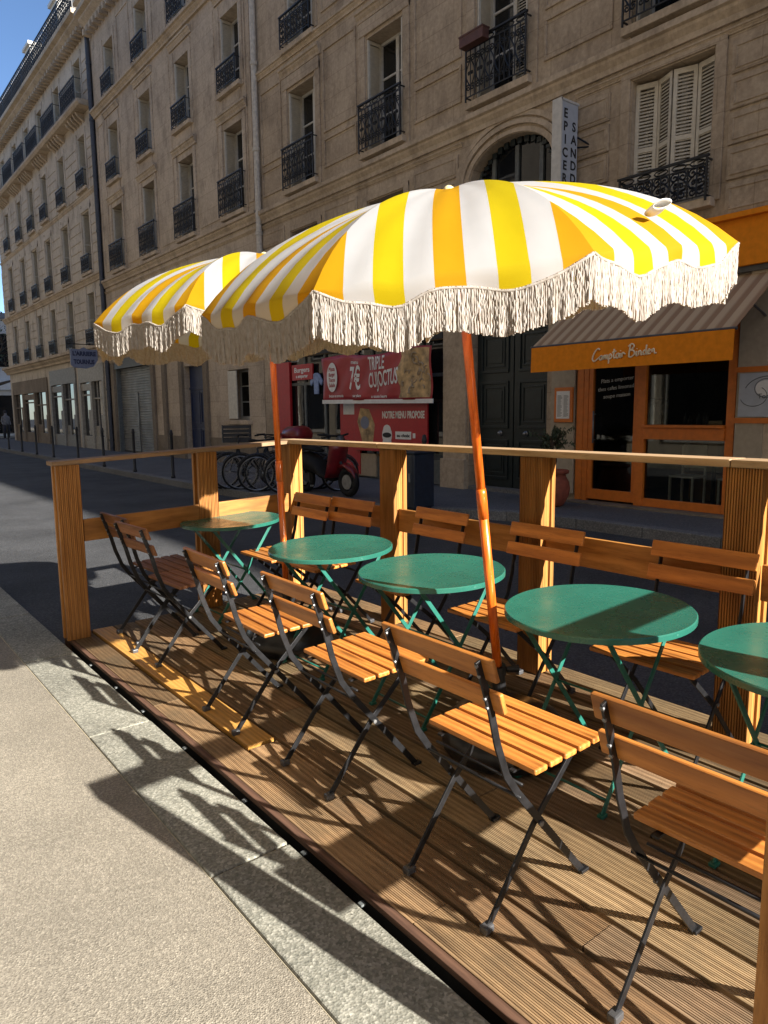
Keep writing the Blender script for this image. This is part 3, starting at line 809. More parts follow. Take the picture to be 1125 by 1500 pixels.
# arch spandrels
sp = MB(); yc, rw, zc = 8.65, .91, 5.50
for side in (-1, 1):
    pts = [(yc + side * rw * math.cos(a), zc + .56 * math.sin(a)) for a in [PI / 2 * i / 12 for i in range(13)]]
    poly = [(yc + side * rw, 6.10)] + pts + [(yc, 6.10)]
    vs = [(F, y, z) for y, z in poly] + [(F + .36, y, z) for y, z in poly]; n = len(poly)
    sp.add(vs, [(0, i, i + 1) for i in range(1, n - 1)] + [(i, (i + 1), (i + 1) + n, i + n) for i in range(1, n - 1)])
sp.build('wall', 'stone_a', A)
tr = MB()
prev = None
for rr_, pr in ((.93, .03), (1.05, .055), (1.17, .035)):
    pts = []
    for i in range(25):
        a = PI * i / 24; pts.append((yc + rr_ * math.cos(a), zc + (rr_ - .36) * math.sin(a)))
    for p, q in zip(pts, pts[1:]):
        (ya, za), (yb, zb) = p, q; ln = 1.13
        fa = [(yc + (y - yc) * (1 + .11 / rr_), zc + (z - zc) * (1 + .11 / rr_)) for y, z in (p, q)]
        vs = [(F - pr, ya, za), (F - pr, yb, zb), (F - pr, fa[1][0], fa[1][1]), (F - pr, fa[0][0], fa[0][1])] + [(F + .02, ya, za), (F + .02, yb, zb), (F + .02, fa[1][0], fa[1][1]), (F + .02, fa[0][0], fa[0][1])]
        tr.add(vs, [(0, 1, 2, 3), (0, 4, 5, 1), (2, 6, 7, 3), (1, 5, 6, 2), (3, 7, 4, 0)])
    for sgn in (-1, 1): tr.box(F - pr, F + .02, yc + sgn * rr_, yc + sgn * (rr_ + .11), 2.9, zc)
tr.build('arch_moulding', 'stone_trim', A)
tr = MB()
tr.extr(mould(6.62, .15, .30), YA0, YA1 - .02); tr.extr(mould(6.26, .05, .07), YA0, 7.3); tr.extr(mould(6.26, .05, .07), 9.75, YA1 - .02)
tr.extr(mould(9.93, .10, .16), YA0, YA1 - .02); tr.extr(mould(12.98, .22, .32), YA0, YA1 - .02)
tr.extr(mould(HA + .22, .42, .5), YA0, YA1 - .02)
tr.build('cornice', 'stone_trim', A)
tr = MB()
for y in WY[:5]:
    for sgn in (-1, 1): tr.box(F - .035, F + .01, y + sgn * .61, y + sgn * .80, 6.64, 9.30)
    tr.extr(mould(9.62, .12, .22), y - .85, y + .85); tr.box(F - .05, F + .01, y - .80, y + .80, 9.12, 9.38)
    for sgn in (-1, 1): tr.box(F - .03, F + .01, y + sgn * .58, y + sgn * .74, 10.02, 12.3)
for y0, y1 in zip(WY[1:], WY):
    tr.rimframe(y0 + .93, y1 - .93, 6.95, 7.58); tr.rimframe(y0 + .93, y1 - .93, 7.70, 9.45); tr.rimframe(y0 + .9, y1 - .9, 10.2, 12.4)
tr.rimframe(16.0, 17.0, 6.95, 7.58); tr.rimframe(16.0, 17.0, 7.7, 9.45)
# rusticated panels of the mezzanine
for a, b in ((3.25, 4.88), (6.68, 7.52), (9.86, 11.1), (12.95, 14.2), (16.0, 17.1)):
    z = 3.98
    while z < 6.0:
        tr.box(F - .028, F + .01, a, b, z, z + .385); tr.rimframe(a + .05, b - .05, z + .05, z + .335, .025, F - .028, .012); z += .43
for y0, y1, z0, z1 in ((5.12, 6.33, 4.25, 6.12), (11.42, 12.58, 4.55, 5.86), (14.52, 15.68, 4.55, 5.86), (1.9, 3.1, 4.25, 6.12)):
    for sgn, e in ((-1, y0), (1, y1)): tr.box(F - .03, F + .01, e + sgn * .02, e + sgn * .17, z0 - .05, z1 + .12)
    tr.box(F - .031, F + .01, y0 - .17, y1 + .17, z1 + .02, z1 + .125)
tr.build('stone_moulding', 'stone_a', A, bevel=.008)
# pillars of the ground floor
pl = MB()
for a, b in ((9.60, 10.22), (7.16, 7.60), (3.25, 4.46)): pl.box(F - .05, F + .01, a, b, .55, 3.5)
for a, b in ((9.58, 10.24), (16.8, 17.2)): pl.box(F - .11, F + .012, a, b, -.01, .56)
build_each(pl, 'pillar', 'stone_trim', A, bevel=.012)
fas = MB(); fas.box(F - .04, F + .01, 10.24, 16.78, 2.86, 3.5); fas.build('shop_fascia', 'ink', A)
for y in WY:
    window(A, y, 6.84, 1.14, 2.21, .93, rw=1.34)
    window(A, y, 10.0, 1.10, 2.10, .68, rw=1.26)
    window(A, y, 13.1, 1.10, 1.2, .68, rw=1.26)
for y in (12.0, 15.1): window(A, y, 4.55, 1.16, 1.31, shutter=False, paint='frame_grey')
# shuttered window, its leaves closed but folded like a screen
loc = Vector((F, 5.725, 4.25)) - A.location
wf = shared(('wf', 1.21, 1.87, 'frame_white'), lambda: win_frame(1.21, 1.87, .37), 'frame_white', 'window', A, loc)
for i, (xa, an) in enumerate(((.10, .30), (.19, -.45), (.06, .35), (.165, -.25))):
    b = louver(.305, 1.80); ya = .60 - .30 * i
    b.v = [(xa + x + y * math.sin(an), ya - y * math.cos(an), z + .03) for x, y, z in b.v]
    s_ = b.build('shutter', 'shutter_white', None); s_.parent = wf
shared(('rail', 1.3, .56), lambda: railing_mb(1.3, .56), 'iron', 'balcony_railing', wf, (0, 0, -.04))
shared(('sill', 1.14), None, None, 'sill', wf, (0, 0, 0))
window(A, 2.5, 4.25, 1.2, 1.87, .56, rw=1.3)
# brown flower box hooked on the third balcony
fb = MB(); fb.box(F - .36, F - .20, 8.95, 9.5, 7.62, 7.80); fb.box(F - .37, F - .19, 8.94, 9.51, 7.78, 7.81)
fbo = fb.build('planter_box', plain('brown plastic', (.10, .04, .03), .6), None, bevel=.006); tag(fbo, 'brown empty planter box hooked over the balcony railing above the arched entrance', 'planter')
pipe(A, 17.12, 3.6, HA - .2, 'pipe_white', .075)
roofA = MB(); roofA.add([(F - .1, YA0, HA + .2), (F + 2.2, YA0, HA + 2.6), (F + 2.2, YA1, HA + 2.6), (F - .1, YA1, HA + .2), (F + 11, YA0, HA + .2), (F + 11, YA1, HA + .2)], [(0, 1, 2, 3), (1, 4, 5, 2), (0, 4, 1), (3, 2, 5)])
# low roof keeps behind the cornice line seen from the street
roofA.v = [(x, y, HA + .2 + (z - HA - .2) * .05) for x, y, z in roofA.v]
roofA.build('roof', 'zinc', A)

# entrance door
X = F + .20
b = MB(); b.box(X, X + .06, 7.75, 9.55, 3.05, 3.25); b.box(X - .03, X + .05, 7.755, 9.545, 3.25, 3.45); D = b.build('carriage_door', 'door_green', A, bevel=.01)
for s_ in (-1, 1):
    b = MB(); ya, yb = sorted((yc + s_ * .012, yc + s_ * .895)); b.box(X + .01, X + .07, ya, yb, .06, 3.05)
    for z0, z1 in ((.22, .95), (1.15, 2.0), (2.15, 2.9)):
        b.rimframe(ya + .10, yb - .10, z0, z1, .05, X + .01, .028); b.rimframe(ya + .2, yb - .2, z0 + .1, z1 - .1, .03, X + .01, .018)
        b.box(X - .004, X + .02, ya + .26, yb - .26, z0 + .17, z1 - .17)
    lf = b.build('door_leaf', 'door_green', D, bevel=.006)
    h = MB(); h.lathe([(0, -.06), (.03, -.055), (.036, -.03), (.018, -.01), (.03, 0)], 12, (X, yc + s_ * .30, 1.06), axis=(1, 0, 0)); h.lathe([(.05, -.004), (.05, .004)], 16, (X - .004, yc + s_ * .30, 1.06), axis=(1, 0, 0))
    h.build('door_knob', 'spoke', D, smooth=True)
b = MB(); b.box(X + .01, X + .06, 7.75, 9.55, 3.45, 3.6)
for y in (7.79, 8.12, 8.65, 9.18, 9.51): b.box(X, X + .07, y - .04, y + .04, 3.6, 5.95)
for z in (4.35, 5.15): b.box(X + .005, X + .065, 7.83, 9.47, z - .035, z + .035)
b.build('fanlight_frame', 'frame_grey', D)
b = MB(); b.box(X + .04, X + .055, 7.75, 9.55, 3.6, 6.0); b.build('pane', 'glass', D)
for i in range(19):
    a = PI * (i + .5) / 19
b = MB()
for i in range(16):
    a = PI * (i + .5) / 16; b.box(X - .03, X + .01, yc + .78 * math.cos(a) - .05, yc + .78 * math.cos(a) + .05, zc + .46 * math.sin(a), zc + .58 * math.sin(a))
b.build('arch_trim', 'door_green', D, bevel=.01)
b = MB(); b.box(F - .02, F + .34, 7.75, 9.55, -.02, .07); b.build('threshold', 'kerb', D)

# ---- cafe front -----------------------------------------------------------------
x0, x1 = F - .03, F + .05
b = MB()
for ya, yb in ((6.99, 7.115), (4.585, 4.70)): b.box(x0, x1, ya, yb, .03, 2.94)
b.box(x0 + .002, x1, 6.90, 6.985, .03, 2.94)
b.box(x0 - .012, x1, 5.90, 6.04, .03, 2.94)
b.box(x0, x1, 4.70, 6.90, 2.72, 2.94); b.box(x0 + .003, x1, 4.70, 5.90, .03, .15); b.box(x0 - .03, x1, 4.70, 5.90, 1.03, 1.20)
b.box(x0 - .08, x1, 4.70, 5.90, 1.20, 1.24)
cf = b.build('cafe_front', 'orange_paint', A, bevel=.006)
dr = MB(); dr.box(x0 + .01, x1, 6.82, 6.895, .06, 2.70); dr.box(x0 + .01, x1, 6.045, 6.10, .06, 2.70); dr.box(x0 + .01, x1, 6.10, 6.82, .06, .22); dr.box(x0 + .01, x1, 6.10, 6.82, 2.6, 2.7)
do = dr.build('door', 'orange_paint', cf, bevel=.005)
gl = MB(); gl.box(F + .02, F + .026, 6.10, 6.82, .22, 2.6); gl.build('pane', 'clear', cf)
hd = MB(); hd.tube([(x0 - .05, 6.76, .95), (x0 - .05, 6.76, 1.45)], .012, 8); hd.tube([(x0 + .01, 6.76, 1.0), (x0 - .05, 6.76, 1.0)], .008, 6); hd.tube([(x0 + .01, 6.76, 1.4), (x0 - .05, 6.76, 1.4)], .008, 6); hd.build('door_handle', 'steel', cf, smooth=True)
for z0, z1 in ((.15, 1.03), (1.24, 2.72)):
    gl = MB(); gl.box(F + .02, F + .026, 4.70, 5.90, z0, z1); gl.build('pane', 'clear', cf)
wr = MB()
for i, tx in enumerate(("Plats a emporter", "thes cafes limonade", "soupe maison")): put_text(wr, tx, .085, (F + .016, 6.42, 1.92 - i * .12), (0, -1, .08), (0, 0, 1), depth=.0006)
wr.build('window_lettering', 'spoke', cf)
inn = MB()
inn.add([(F + .1, 4.4, 0), (F + 4, 4.4, 0), (F + 4, 7.3, 0), (F + .1, 7.3, 0), (F + .1, 4.4, 2.9), (F + 4, 4.4, 2.9), (F + 4, 7.3, 2.9), (F + .1, 7.3, 2.9)], [(0, 1, 2, 3), (4, 7, 6, 5), (0, 4, 5, 1), (3, 2, 6, 7), (1, 5, 6, 2)])
A_core = [o for o in A.children if o.name.startswith('core')][0]
bpy.data.objects.remove(A_core)
b = MB(); b.box(F + .5, F + 11, 7.5, YA1, -.2, HA - .1); b.box(F + .5, F + 11, YA0, 4.2, -.2, HA - .1); b.box(F + .5, F + 11, 4.2, 7.5, 3.2, HA - .1); b.box(F + 5, F + 11, 4.2, 7.5, -.2, 3.2)
b.build('core', 'stone_dark', A)
inn.build('room', 'inside', cf)
inn = MB(); inn.box(F + 1.5, F + 1.55, 4.42, 6.0, 0, 1.02); inn.box(F + 1.2, F + 1.5, 4.42, 5.95, .40, .46); inn.build('wainscot', 'inside_wood', cf)
def make_inner_chair(lab, y):
    c = thing('cafe_chair', lab, 'chair', (F + .75, y, 0), 'white chairs inside the cafe window')
    b = MB(); b.box(F + .55, F + .95, y - .2, y + .2, .43, .46); b.build('seat', 'white_paint', c, bevel=.01)
    b = MB(); b.box(F + .93, F + .96, y - .19, y + .19, .56, .92); b.build('backrest', 'white_paint', c, bevel=.01)
    for sx in (0, 1):
        for sy in (-1, 1):
            b = MB(); b.bar((F + .57 + sx * .36, y + sy * .18, 0), (F + .57 + sx * .36, y + sy * .18, .44 if not sx else .9), .03, .03); b.build('leg', 'white_paint', c)
make_inner_chair('white chair behind the lower cafe pane, beside the middle orange post', 5.62)
make_inner_chair('white chair behind the lower cafe pane, at its right end', 4.86)
tb = thing('cafe_table', 'small pale topped table between the two white chairs inside the cafe', 'table', (F + .8, 5.24, 0))
b = MB(); b.box(F + .5, F + 1.1, 5.02, 5.46, .70, .735); b.build('table_top', 'white_paint', tb, bevel=.005)
b = MB(); b.tube([(F + .8, 5.24, 0), (F + .8, 5.24, .7)], .03, 10); b.lathe([(0, 0), (.2, 0), (.2, .02), (0, .03)], 20, (F + .8, 5.24, 0)); b.build('leg', 'iron', tb)
dc = MB(); dc.extr([(F + .5, 1.0), (F + .62, 1.55), (F + .8, 1.62), (F + 1.0, 1.62), (F + 1.0, 1.0)], 6.12, 6.42); tag(dc.build('display_case', plain('frosted case', (.42, .46, .45), .2), None, bevel=.01), 'pale rounded display case seen through the cafe door', 'display case')
for i, (y, h, r_) in enumerate(((5.74, .20, .03), (5.36, .17, .022), (5.29, .12, .03), (5.16, .15, .03), (5.08, .17, .02), (5.04, .17, .02))):
    b = MB(); b.lathe([(0, 0), (r_, 0), (r_, h * .6), (r_ * .4, h * .75), (r_ * .4, h), (0, h)], 12, (F + .13, y, 1.245))
    tag(b.build('bottle', 'cap', None, smooth=True), ('pale bottle standing alone at the left of the cafe window ledge' if i == 0 else 'small bottle or glass in the row on the right of the cafe window ledge'), 'bottle', None if i == 0 else 'bottles on the cafe window ledge')
b = MB(); b.box(F + .06, F + .22, 5.26, 5.90, 1.215, 1.243); b.box(F + .06, F + .22, 4.71, 5.27, 1.214, 1.243); b.build('ledge', 'orange_paint', cf)
b = MB(); b.box(F + .09, F + .17, 4.80, 5.0, 1.245, 1.30); tag(b.build('tea_box', 'tan', None, bevel=.004), 'small tan box on the cafe window ledge at its right end', 'box')
b = MB(); b.box(F - .062, F - .03, 4.2, 4.56, .0, 2.95); b.box(F - .062, F - .03, 7.14, 7.6, .12, 2.9); build_each(b, 'cladding', 'beige', cf)
b = MB(); b.box(F - .075, F - .03, 3.9, 4.585, 1.93, 2.0); b.box(F - .075, F - .03, 3.9, 4.585, 1.27, 1.34); build_each(b, 'cladding_rail', 'orange_paint', cf)
# step under the shop
b = MB(); b.box(F - .25, F + .1, 4.3, 7.15, -.01, .028); b.build('step', 'stone_dark', cf, bevel=.01)
# awning
AX = 8.5
aw = thing('cafe_awning', 'cafe awning with brown and cream striped top and orange valance lettered in script', 'awning', (F, 6, 3))
ya, yb = 4.10, 7.11
zf = 2.40
b = MB(); b.add([(AX, ya, zf), (AX, yb, zf), (F - .03, yb, 3.18), (F - .03, ya, 3.18), (AX, ya, zf - .012), (AX, yb, zf - .012), (F - .03, yb, 3.168), (F - .03, ya, 3.168)], [(0, 1, 2, 3), (7, 6, 5, 4), (0, 4, 5, 1), (1, 5, 6, 2), (2, 6, 7, 3), (3, 7, 4, 0)]); b.build('canopy', 'awning', aw)
b = MB(); n = 24; vs = []
for i in range(n + 1):
    y = ya + (yb - ya) * i / n; w_ = .008 * math.sin(i * 1.3)
    vs += [(AX - .012, y, zf - .002), (AX - .02 + w_, y, zf - .375)]
b.add(vs, [(2 * i, 2 * i + 1, 2 * i + 3, 2 * i + 2) for i in range(n)])
vo = b.build('valance', 'orange_cloth', aw); sm = vo.modifiers.new('thick', 'SOLIDIFY'); sm.thickness = .004; sm.offset = 1
b = MB(); b.tube([(AX, ya - .02, zf - .01), (AX, yb + .02, zf - .01)], .02, 8); b.build('front_bar', 'cap', aw)
for y in (ya + .15, yb - .15):
    b = MB(); b.tube([(AX, y, zf - .02), (F - .45, y, 2.75), (F - .03, y, 2.62)], .016, 6); b.build('arm', 'cap', aw)
# script lettering : strokes in letter space (u right, v up)
def stroke_text(mb, strokes, o, s, r_, k=5):
    for st in strokes:
        P_ = [Vector(p) for p in st]; out = []
        for i in range(len(P_) - 1):
            p0, p1, p2, p3 = P_[max(0, i - 1)], P_[i], P_[i + 1], P_[min(len(P_) - 1, i + 2)]
            for j in range(4):
                t = j / 4; out.append(.5 * ((2 * p1) + (p2 - p0) * t + (2 * p0 - 5 * p1 + 4 * p2 - p3) * t * t + (3 * p1 - p0 - 3 * p2 + p3) * t ** 3))
        out.append(P_[-1])
        mb.tube([(o[0], o[1] - q[0] * s, o[2] + q[1] * s) for q in out], r_, k)
def script():
    st = []; x = 0
    st.append([(1.45, 1.75), (1.15, 2.0), (.5, 1.5), (.05, .5), (.35, -.05), (1.0, .25), (1.5, .55)])        # C
    st.append([(1.75, .75), (1.5, .55), (1.5, .15), (1.8, .05), (2.0, .4), (1.85, .75), (1.7, .7), (2.1, .6)])  # o
    st.append([(2.2, .75), (2.2, .05), (2.3, .5), (2.55, .75), (2.6, .05), (2.7, .5), (2.95, .75), (3.0, .1), (3.25, .2)])  # m
    st.append([(3.35, .8), (3.3, 0), (3.25, -.7)]); st.append([(3.32, .5), (3.6, .85), (3.85, .5), (3.65, .1), (3.35, .12)])  # p
    st.append([(4.3, 1.6), (4.2, .6), (4.3, .08), (4.55, .2)]); st.append([(3.95, 1.05), (4.65, 1.2)])        # t
    st.append([(4.95, .8), (4.7, .55), (4.75, .12), (5.05, .08), (5.2, .5), (4.95, .8), (5.3, .7)])            # o
    st.append([(5.45, .8), (5.42, .15), (5.6, .1)]); st.append([(5.5, 1.15), (5.53, 1.2)])                    # i
    st.append([(5.8, .8), (5.8, .08)]); st.append([(5.8, .5), (6.0, .82), (6.3, .6), (6.4, .55)])              # r
    st.append([(7.3, 1.9), (7.15, .9), (7.05, .0)]); st.append([(6.95, 1.7), (7.6, 2.05), (8.0, 1.65), (7.5, 1.1), (7.25, 1.05), (7.9, .95), (8.1, .4), (7.5, -.05), (7.05, .08)])  # B
    st.append([(8.45, .8), (8.42, .12), (8.65, .1)]); st.append([(8.52, 1.15), (8.55, 1.2)])                  # i
    st.append([(8.85, .8), (8.85, .08)]); st.append([(8.85, .5), (9.1, .8), (9.3, .5), (9.3, .1), (9.5, .15)]) # n
    st.append([(10.1, .7), (9.8, .75), (9.65, .35), (9.85, .08), (10.15, .3)]); st.append([(10.25, 1.6), (10.15, .6), (10.25, .08), (10.45, .2)])  # d
    st.append([(10.5, .4), (10.85, .6), (10.75, .85), (10.5, .6), (10.6, .12), (11.0, .2)])                    # e
    st.append([(11.25, .85), (11.2, .3)]); st.append([(11.22, .6), (11.5, .85), (11.6, .5), (11.7, .12), (12.0, .15)])  # r
    return st
b = MB(); stroke_text(b, script(), (AX - .030, 6.03, 2.125), .080, .0105)
b.v = [(x, y, z - (y - 6.03) * .04) for x, y, z in b.v]
b.build('script_lettering', 'cream_paint', aw, smooth=True)
# orange fascia above the awning
b = MB(); b.box(F - .16, F - .032, 1.2, 5.02, 3.27, 3.86); b.box(F - .24, F - .032, 1.2, 5.06, 3.86, 3.93)
sg = b.build('shop_sign', 'orange_cloth', None, bevel=.006); tag(sg, 'plain orange fascia board above the striped awning', 'sign')
b = MB(); b.extr([(F, 3.2), (F - .10, 3.2), (F - .10, 3.27), (F, 3.27)], 1.2, 5.0); bo = b.build('trim', 'cap', sg)
# menu case and poster
mn = thing('menu_case', 'small orange framed menu with printed sheet on the wall beside the cafe door', 'menu', (F - .07, 7.33, 1.55))
b = MB(); b.box(F - .10, F - .063, 7.15, 7.51, 1.27, 1.83); b.build('frame', 'orange_paint', mn, bevel=.006)
b = MB(); b.box(F - .106, F - .101, 7.20, 7.46, 1.33, 1.77); sh = b.build('sheet', 'white_paint', mn)
b = MB()
for c_ in (7.395, 7.27):
    z = 1.70
    while z > 1.36: b.box(F - .1072, F - .1062, c_ - R.uniform(.02, .05), c_ + .045, z, z + .006); z -= .016
b.build('print', 'frame_grey', sh)
po = thing('wall_poster', 'pale poster with grey line drawing right of the cafe window', 'poster', (F - .07, 4.2, 1.6))
b = MB(); b.box(F - .085, F - .078, 3.85, 4.52, 1.355, 1.915); b.build('sheet', 'sign_grey', po)
b = MB()
def ell(cy, cz, a_, b_, a0, a1, r_): b.tube([(F - .088, cy + a_ * math.cos(t), cz + b_ * math.sin(t)) for t in [a0 + (a1 - a0) * i / 20 for i in range(21)]], r_, 4)
ell(4.15, 1.66, .30, .21, PI * .1, PI * 1.15, .005); ell(4.17, 1.72, .15, .12, 0, 2 * PI, .004); ell(4.33, 1.62, .17, .13, PI * .7, 1.9 * PI, .004)
put_text(b, "Tom", .09, (F - .088, 4.19, 1.615), (0, -1, 0), (0, 0, 1), depth=.001); b.build('drawing', 'frame_grey', po)
b = MB(); vs = [(F - .0872, 4.18 + .13 * math.cos(t), 1.72 + .10 * math.sin(t)) for t in [2 * PI * i / 24 for i in range(24)]]; b.add(vs, [tuple(range(24))]); b.build('print', 'white_paint', po)

# ---- projecting sign ---------------------------------------------------------------
ps = thing('projecting_sign', 'tall pale lightbox sign with vertical black letters projecting beside the arch', 'sign', (F, 7.25, 5.3))
sy_ = 7.18
b = MB(); b.box(F - .50, F - .10, sy_, sy_ + .15, 4.1, 6.05); b.build('box', 'sign_grey', ps, bevel=.01)
b = MB()
for i, ch in enumerate("EPICERIE"): put_text(b, ch, .185, (F - .40, sy_ - .003, 5.86 - i * .185), (1, 0, 0), (0, 0, 1), depth=.002, bold=.004)
for i, ch in enumerate("SANDDIT"): put_text(b, ch, .185, (F - .20, sy_ - .003, 5.70 - i * .185), (1, 0, 0), (0, 0, 1), depth=.002, bold=.004)
b.build('lettering', 'ink', ps)
b = MB(); b.box(F - .51, F - .09, sy_ - .012, sy_ - .001, 6.03, 6.06); b.box(F - .515, F - .488, sy_ - .012, sy_ + .16, 4.09, 6.065); b.build('edge_trim', 'frame_white', ps)
b = MB(); b.tube([(F - .1, sy_ + .05, 5.62), (F, sy_ - .2, 5.42)], .014, 6); b.tube([(F - .12, sy_ + .08, 5.5), (F, sy_ + .08, 5.5)], .02, 6); b.tube([(F - .1, sy_ + .05, 5.45), (F, sy_ - .2, 5.42)], .012, 6); b.build('bracket', 'iron', ps)

# ---- red fast food shop ------------------------------------------------------------
b = MB()
for y in (10.29, 10.95, 12.6, 13.15, 14.45, 15.35, 16.7): b.box(F + .06, F + .14, y - .035, y + .035, .02, 2.85)
for y0, y1 in ((10.3, 13.2), (13.18, 16.7)):
    b.box(F + .065, F + .135, y0, y1, 2.15, 2.22); b.box(F + .065, F + .135, y0, y1, .02, .5)
rs = b.build('takeaway_front', 'frame_grey', A)
b = MB(); b.box(F + .10, F + .115, 10.3, 16.7, .05, 2.85); b.build('pane', 'glass_shop', rs)
b = MB(); b.box(F + .02, F + .1, 12.45, 13.2, .05, .55); b.build('base_panel', 'tan', rs)
b = MB(); b.box(F + .0, F + .05, 13.0, 13.75, .08, 2.0); b.build('red_pilaster', 'red_panel', rs)
b = MB(); b.box(F - .02, F + .05, 15.95, 16.6, .08, 2.75); b.build('red_pilaster', 'red_panel', rs)
b = MB(); b.box(F - .004, F, 13.18, 13.62, 1.42, 1.98)
po_ = b.build('notice', 'white_paint', rs)
def yz_text(mb, t, size, x, y, z, w=None, bold=.004): put_text(mb, t, size, (x, y, z), (0, -1, 0), (0, 0, 1), width=w, depth=.0015, bold=bold)
b = MB(); b.box(F + .0, F + .04, 14.9, 15.85, 2.28, 2.66); bs_ = tag(b.build('shop_sign', 'red_panel', None), 'small red sign over the takeaway door, left of the large banner', 'sign')
b = MB(); yz_text(b, "Burgers", .17, F - .003, 15.38, 2.52, .7); yz_text(b, "a emporter", .11, F - .003, 15.38, 2.37, .55); b.build('lettering', 'white_paint', bs_)
mp = thing('menu_board', 'bright red menu board reading notre menu propose in the takeaway window', 'sign', (F - .02, 11.7, 1.1))
b = MB(); b.box(F - .06, F - .02, 10.66, 13.12, .62, 1.66); b.build('board', 'red_panel', mp, bevel=.006)
b = MB(); yz_text(b, "NOTRE MENU PROPOSE", .20, F - .063, 11.42, 1.40, 1.36, .008); b.build('lettering', 'white_paint', mp)
b = MB(); vs = [(F - .0625, 12.66 + y, 1.08 + z) for y, z in ((.22, .48), (-.10, .45), (-.30, .12), (-.22, -.32), (.12, -.36), (.34, .18))]; b.add(vs, [(0, 1, 2, 3, 4, 5)]); ca = b.build('print', 'food', mp)
b = MB(); vs = [(F - .0645, 12.72 + .16 * math.cos(t), 1.24 + .14 * math.sin(t)) for t in [2 * PI * i / 20 for i in range(20)]]; b.add(vs, [tuple(range(20))]); b.build('print', 'sign_blue', mp)
b = MB()
for cz, a_, c_ in ((.98, .17, .19), (1.10, .13, .10), (.84, .15, .1)): b.add([(F - .0625 - .0006 * (cz > 1) - .001 * (cz < .9), 11.94 + a_ * math.cos(t), cz + c_ * math.sin(t)) for t in [2 * PI * i / 20 for i in range(20)]], [tuple(range(20))])
b.box(F - .064, F - .061, 11.15, 11.66, .90, 1.06); b.box(F - .064, F - .061, 11.02, 11.10, .93, 1.03); b.build('print', 'white_paint', mp)
b = MB(); b.add([(F - .0665, 11.94 + .15 * math.cos(t), .98 + .055 * math.sin(t)) for t in [2 * PI * i / 16 for i in range(16)]], [tuple(range(16))]); yz_text(b, "au choix", .09, F - .066, 11.40, .975, .42, .003); b.build('print', 'ink', mp)
bn = thing('shop_banner', 'creased red vinyl banner priced 7 euros with a food picture hung over the takeaway window', 'banner', (F - .25, 12.3, 2.3))
def bnp(q, s_):  # q along (0 = left/far end), s_ up
    y = 14.05 - 3.75 * q; zb = 1.70 + .045 * (1 - q); zt_ = 2.70 + .04 * math.sin(q * 9)
    return Vector((F - .26 + .02 * math.sin(q * 13 + s_ * 5) + .012 * math.sin(q * 29 - s_ * 8), y, zb + (zt_ - zb) * s_))
b = MB(); nu, nv = 48, 10; vs = [bnp(i / nu, j / nv) for j in range(nv + 1) for i in range(nu + 1)]
b.add(vs, [(j * (nu + 1) + i, j * (nu + 1) + i + 1, (j + 1) * (nu + 1) + i + 1, (j + 1) * (nu + 1) + i) for j in range(nv) for i in range(nu)])
bo = b.build('sheet', 'banner_red', bn, smooth=True); sm = bo.modifiers.new('thick', 'SOLIDIFY'); sm.thickness = .003
def on_banner(mb, body, size, q, s_, w, bold=.006, slant=0):
    vs, fs = text_mb(body, size, w, 0, 1.0, bold)
    mb.add([bnp(q + v.x / 3.75, s_ + (v.y + slant * v.x)) + Vector((-.012, 0, 0)) for v in vs], fs)
b = MB(); on_banner(b, "7€", .70, .335, .46, .38, .012); on_banner(b, "TRIPLE", .40, .545, .80, .55, .008); on_banner(b, "CUJOCTUS", .46, .60, .45, 1.0, .008, .06)
on_banner(b, "livraison et commande", .09, .14, .10, .62, .002); on_banner(b, "sur place", .09, .36, .10, .32, .002); on_banner(b, "a toute heure", .09, .56, .08, .55, .002); on_banner(b, "menu", .12, .33, .84, .3, .002)
vs = []
for i in range(28):
    t = 2 * PI * i / 28; p_ = bnp(.115 + .055 * math.cos(t), .52 + .33 * math.sin(t)); vs.append(Vector((F - .305, p_.y, p_.z)))
b.add(vs, [tuple(range(28))]); b.build('lettering', 'white_paint', bn)
b = MB()
for i in range(4): on_banner(b, ("Pizza", "Burger", "Tacos", "Salade")[i], .12, .115, .70 - i * .12, .24, .003)
b.v = [(F - .309 - (.001 if x < F - .27 else 0), y, z) for x, y, z in b.v]
b.build('lettering', 'banner_red', bn)
b = MB(); nu, nv = 12, 8
vs = [bnp(.735 + .25 * i / nu + (.02 * math.sin(j * 1.1) if i == 0 else 0), .04 + .93 * j / nv) + Vector((-.007, 0, 0)) for j in range(nv + 1) for i in range(nu + 1)]
b.add(vs, [(j * (nu + 1) + i, j * (nu + 1) + i + 1, (j + 1) * (nu + 1) + i + 1, (j + 1) * (nu + 1) + i) for j in range(nv) for i in range(nu)])
b.build('print', 'food', bn, smooth=True)
b = MB()
for i in range(26):
    q, s_ = R.uniform(.77, .97), R.uniform(.18, .85); a_ = R.uniform(0, 6.3); rr_ = R.uniform(.03, .09)
    pts = [bnp(q + rr_ * math.cos(a_ + t) / 3.75, s_ + rr_ * math.sin(a_ + t)) + Vector((-.012, 0, 0)) for t in [i2 * .35 for i2 in range(8)]]
    b.tube(pts, R.uniform(.008, .02), 5)
b.build('print', 'tan', bn, smooth=True)
b = MB(); b.bar(bnp(-.005, -.03), bnp(1.008, -.03), .03, .085); b.build('batten', 'white_paint', bn)
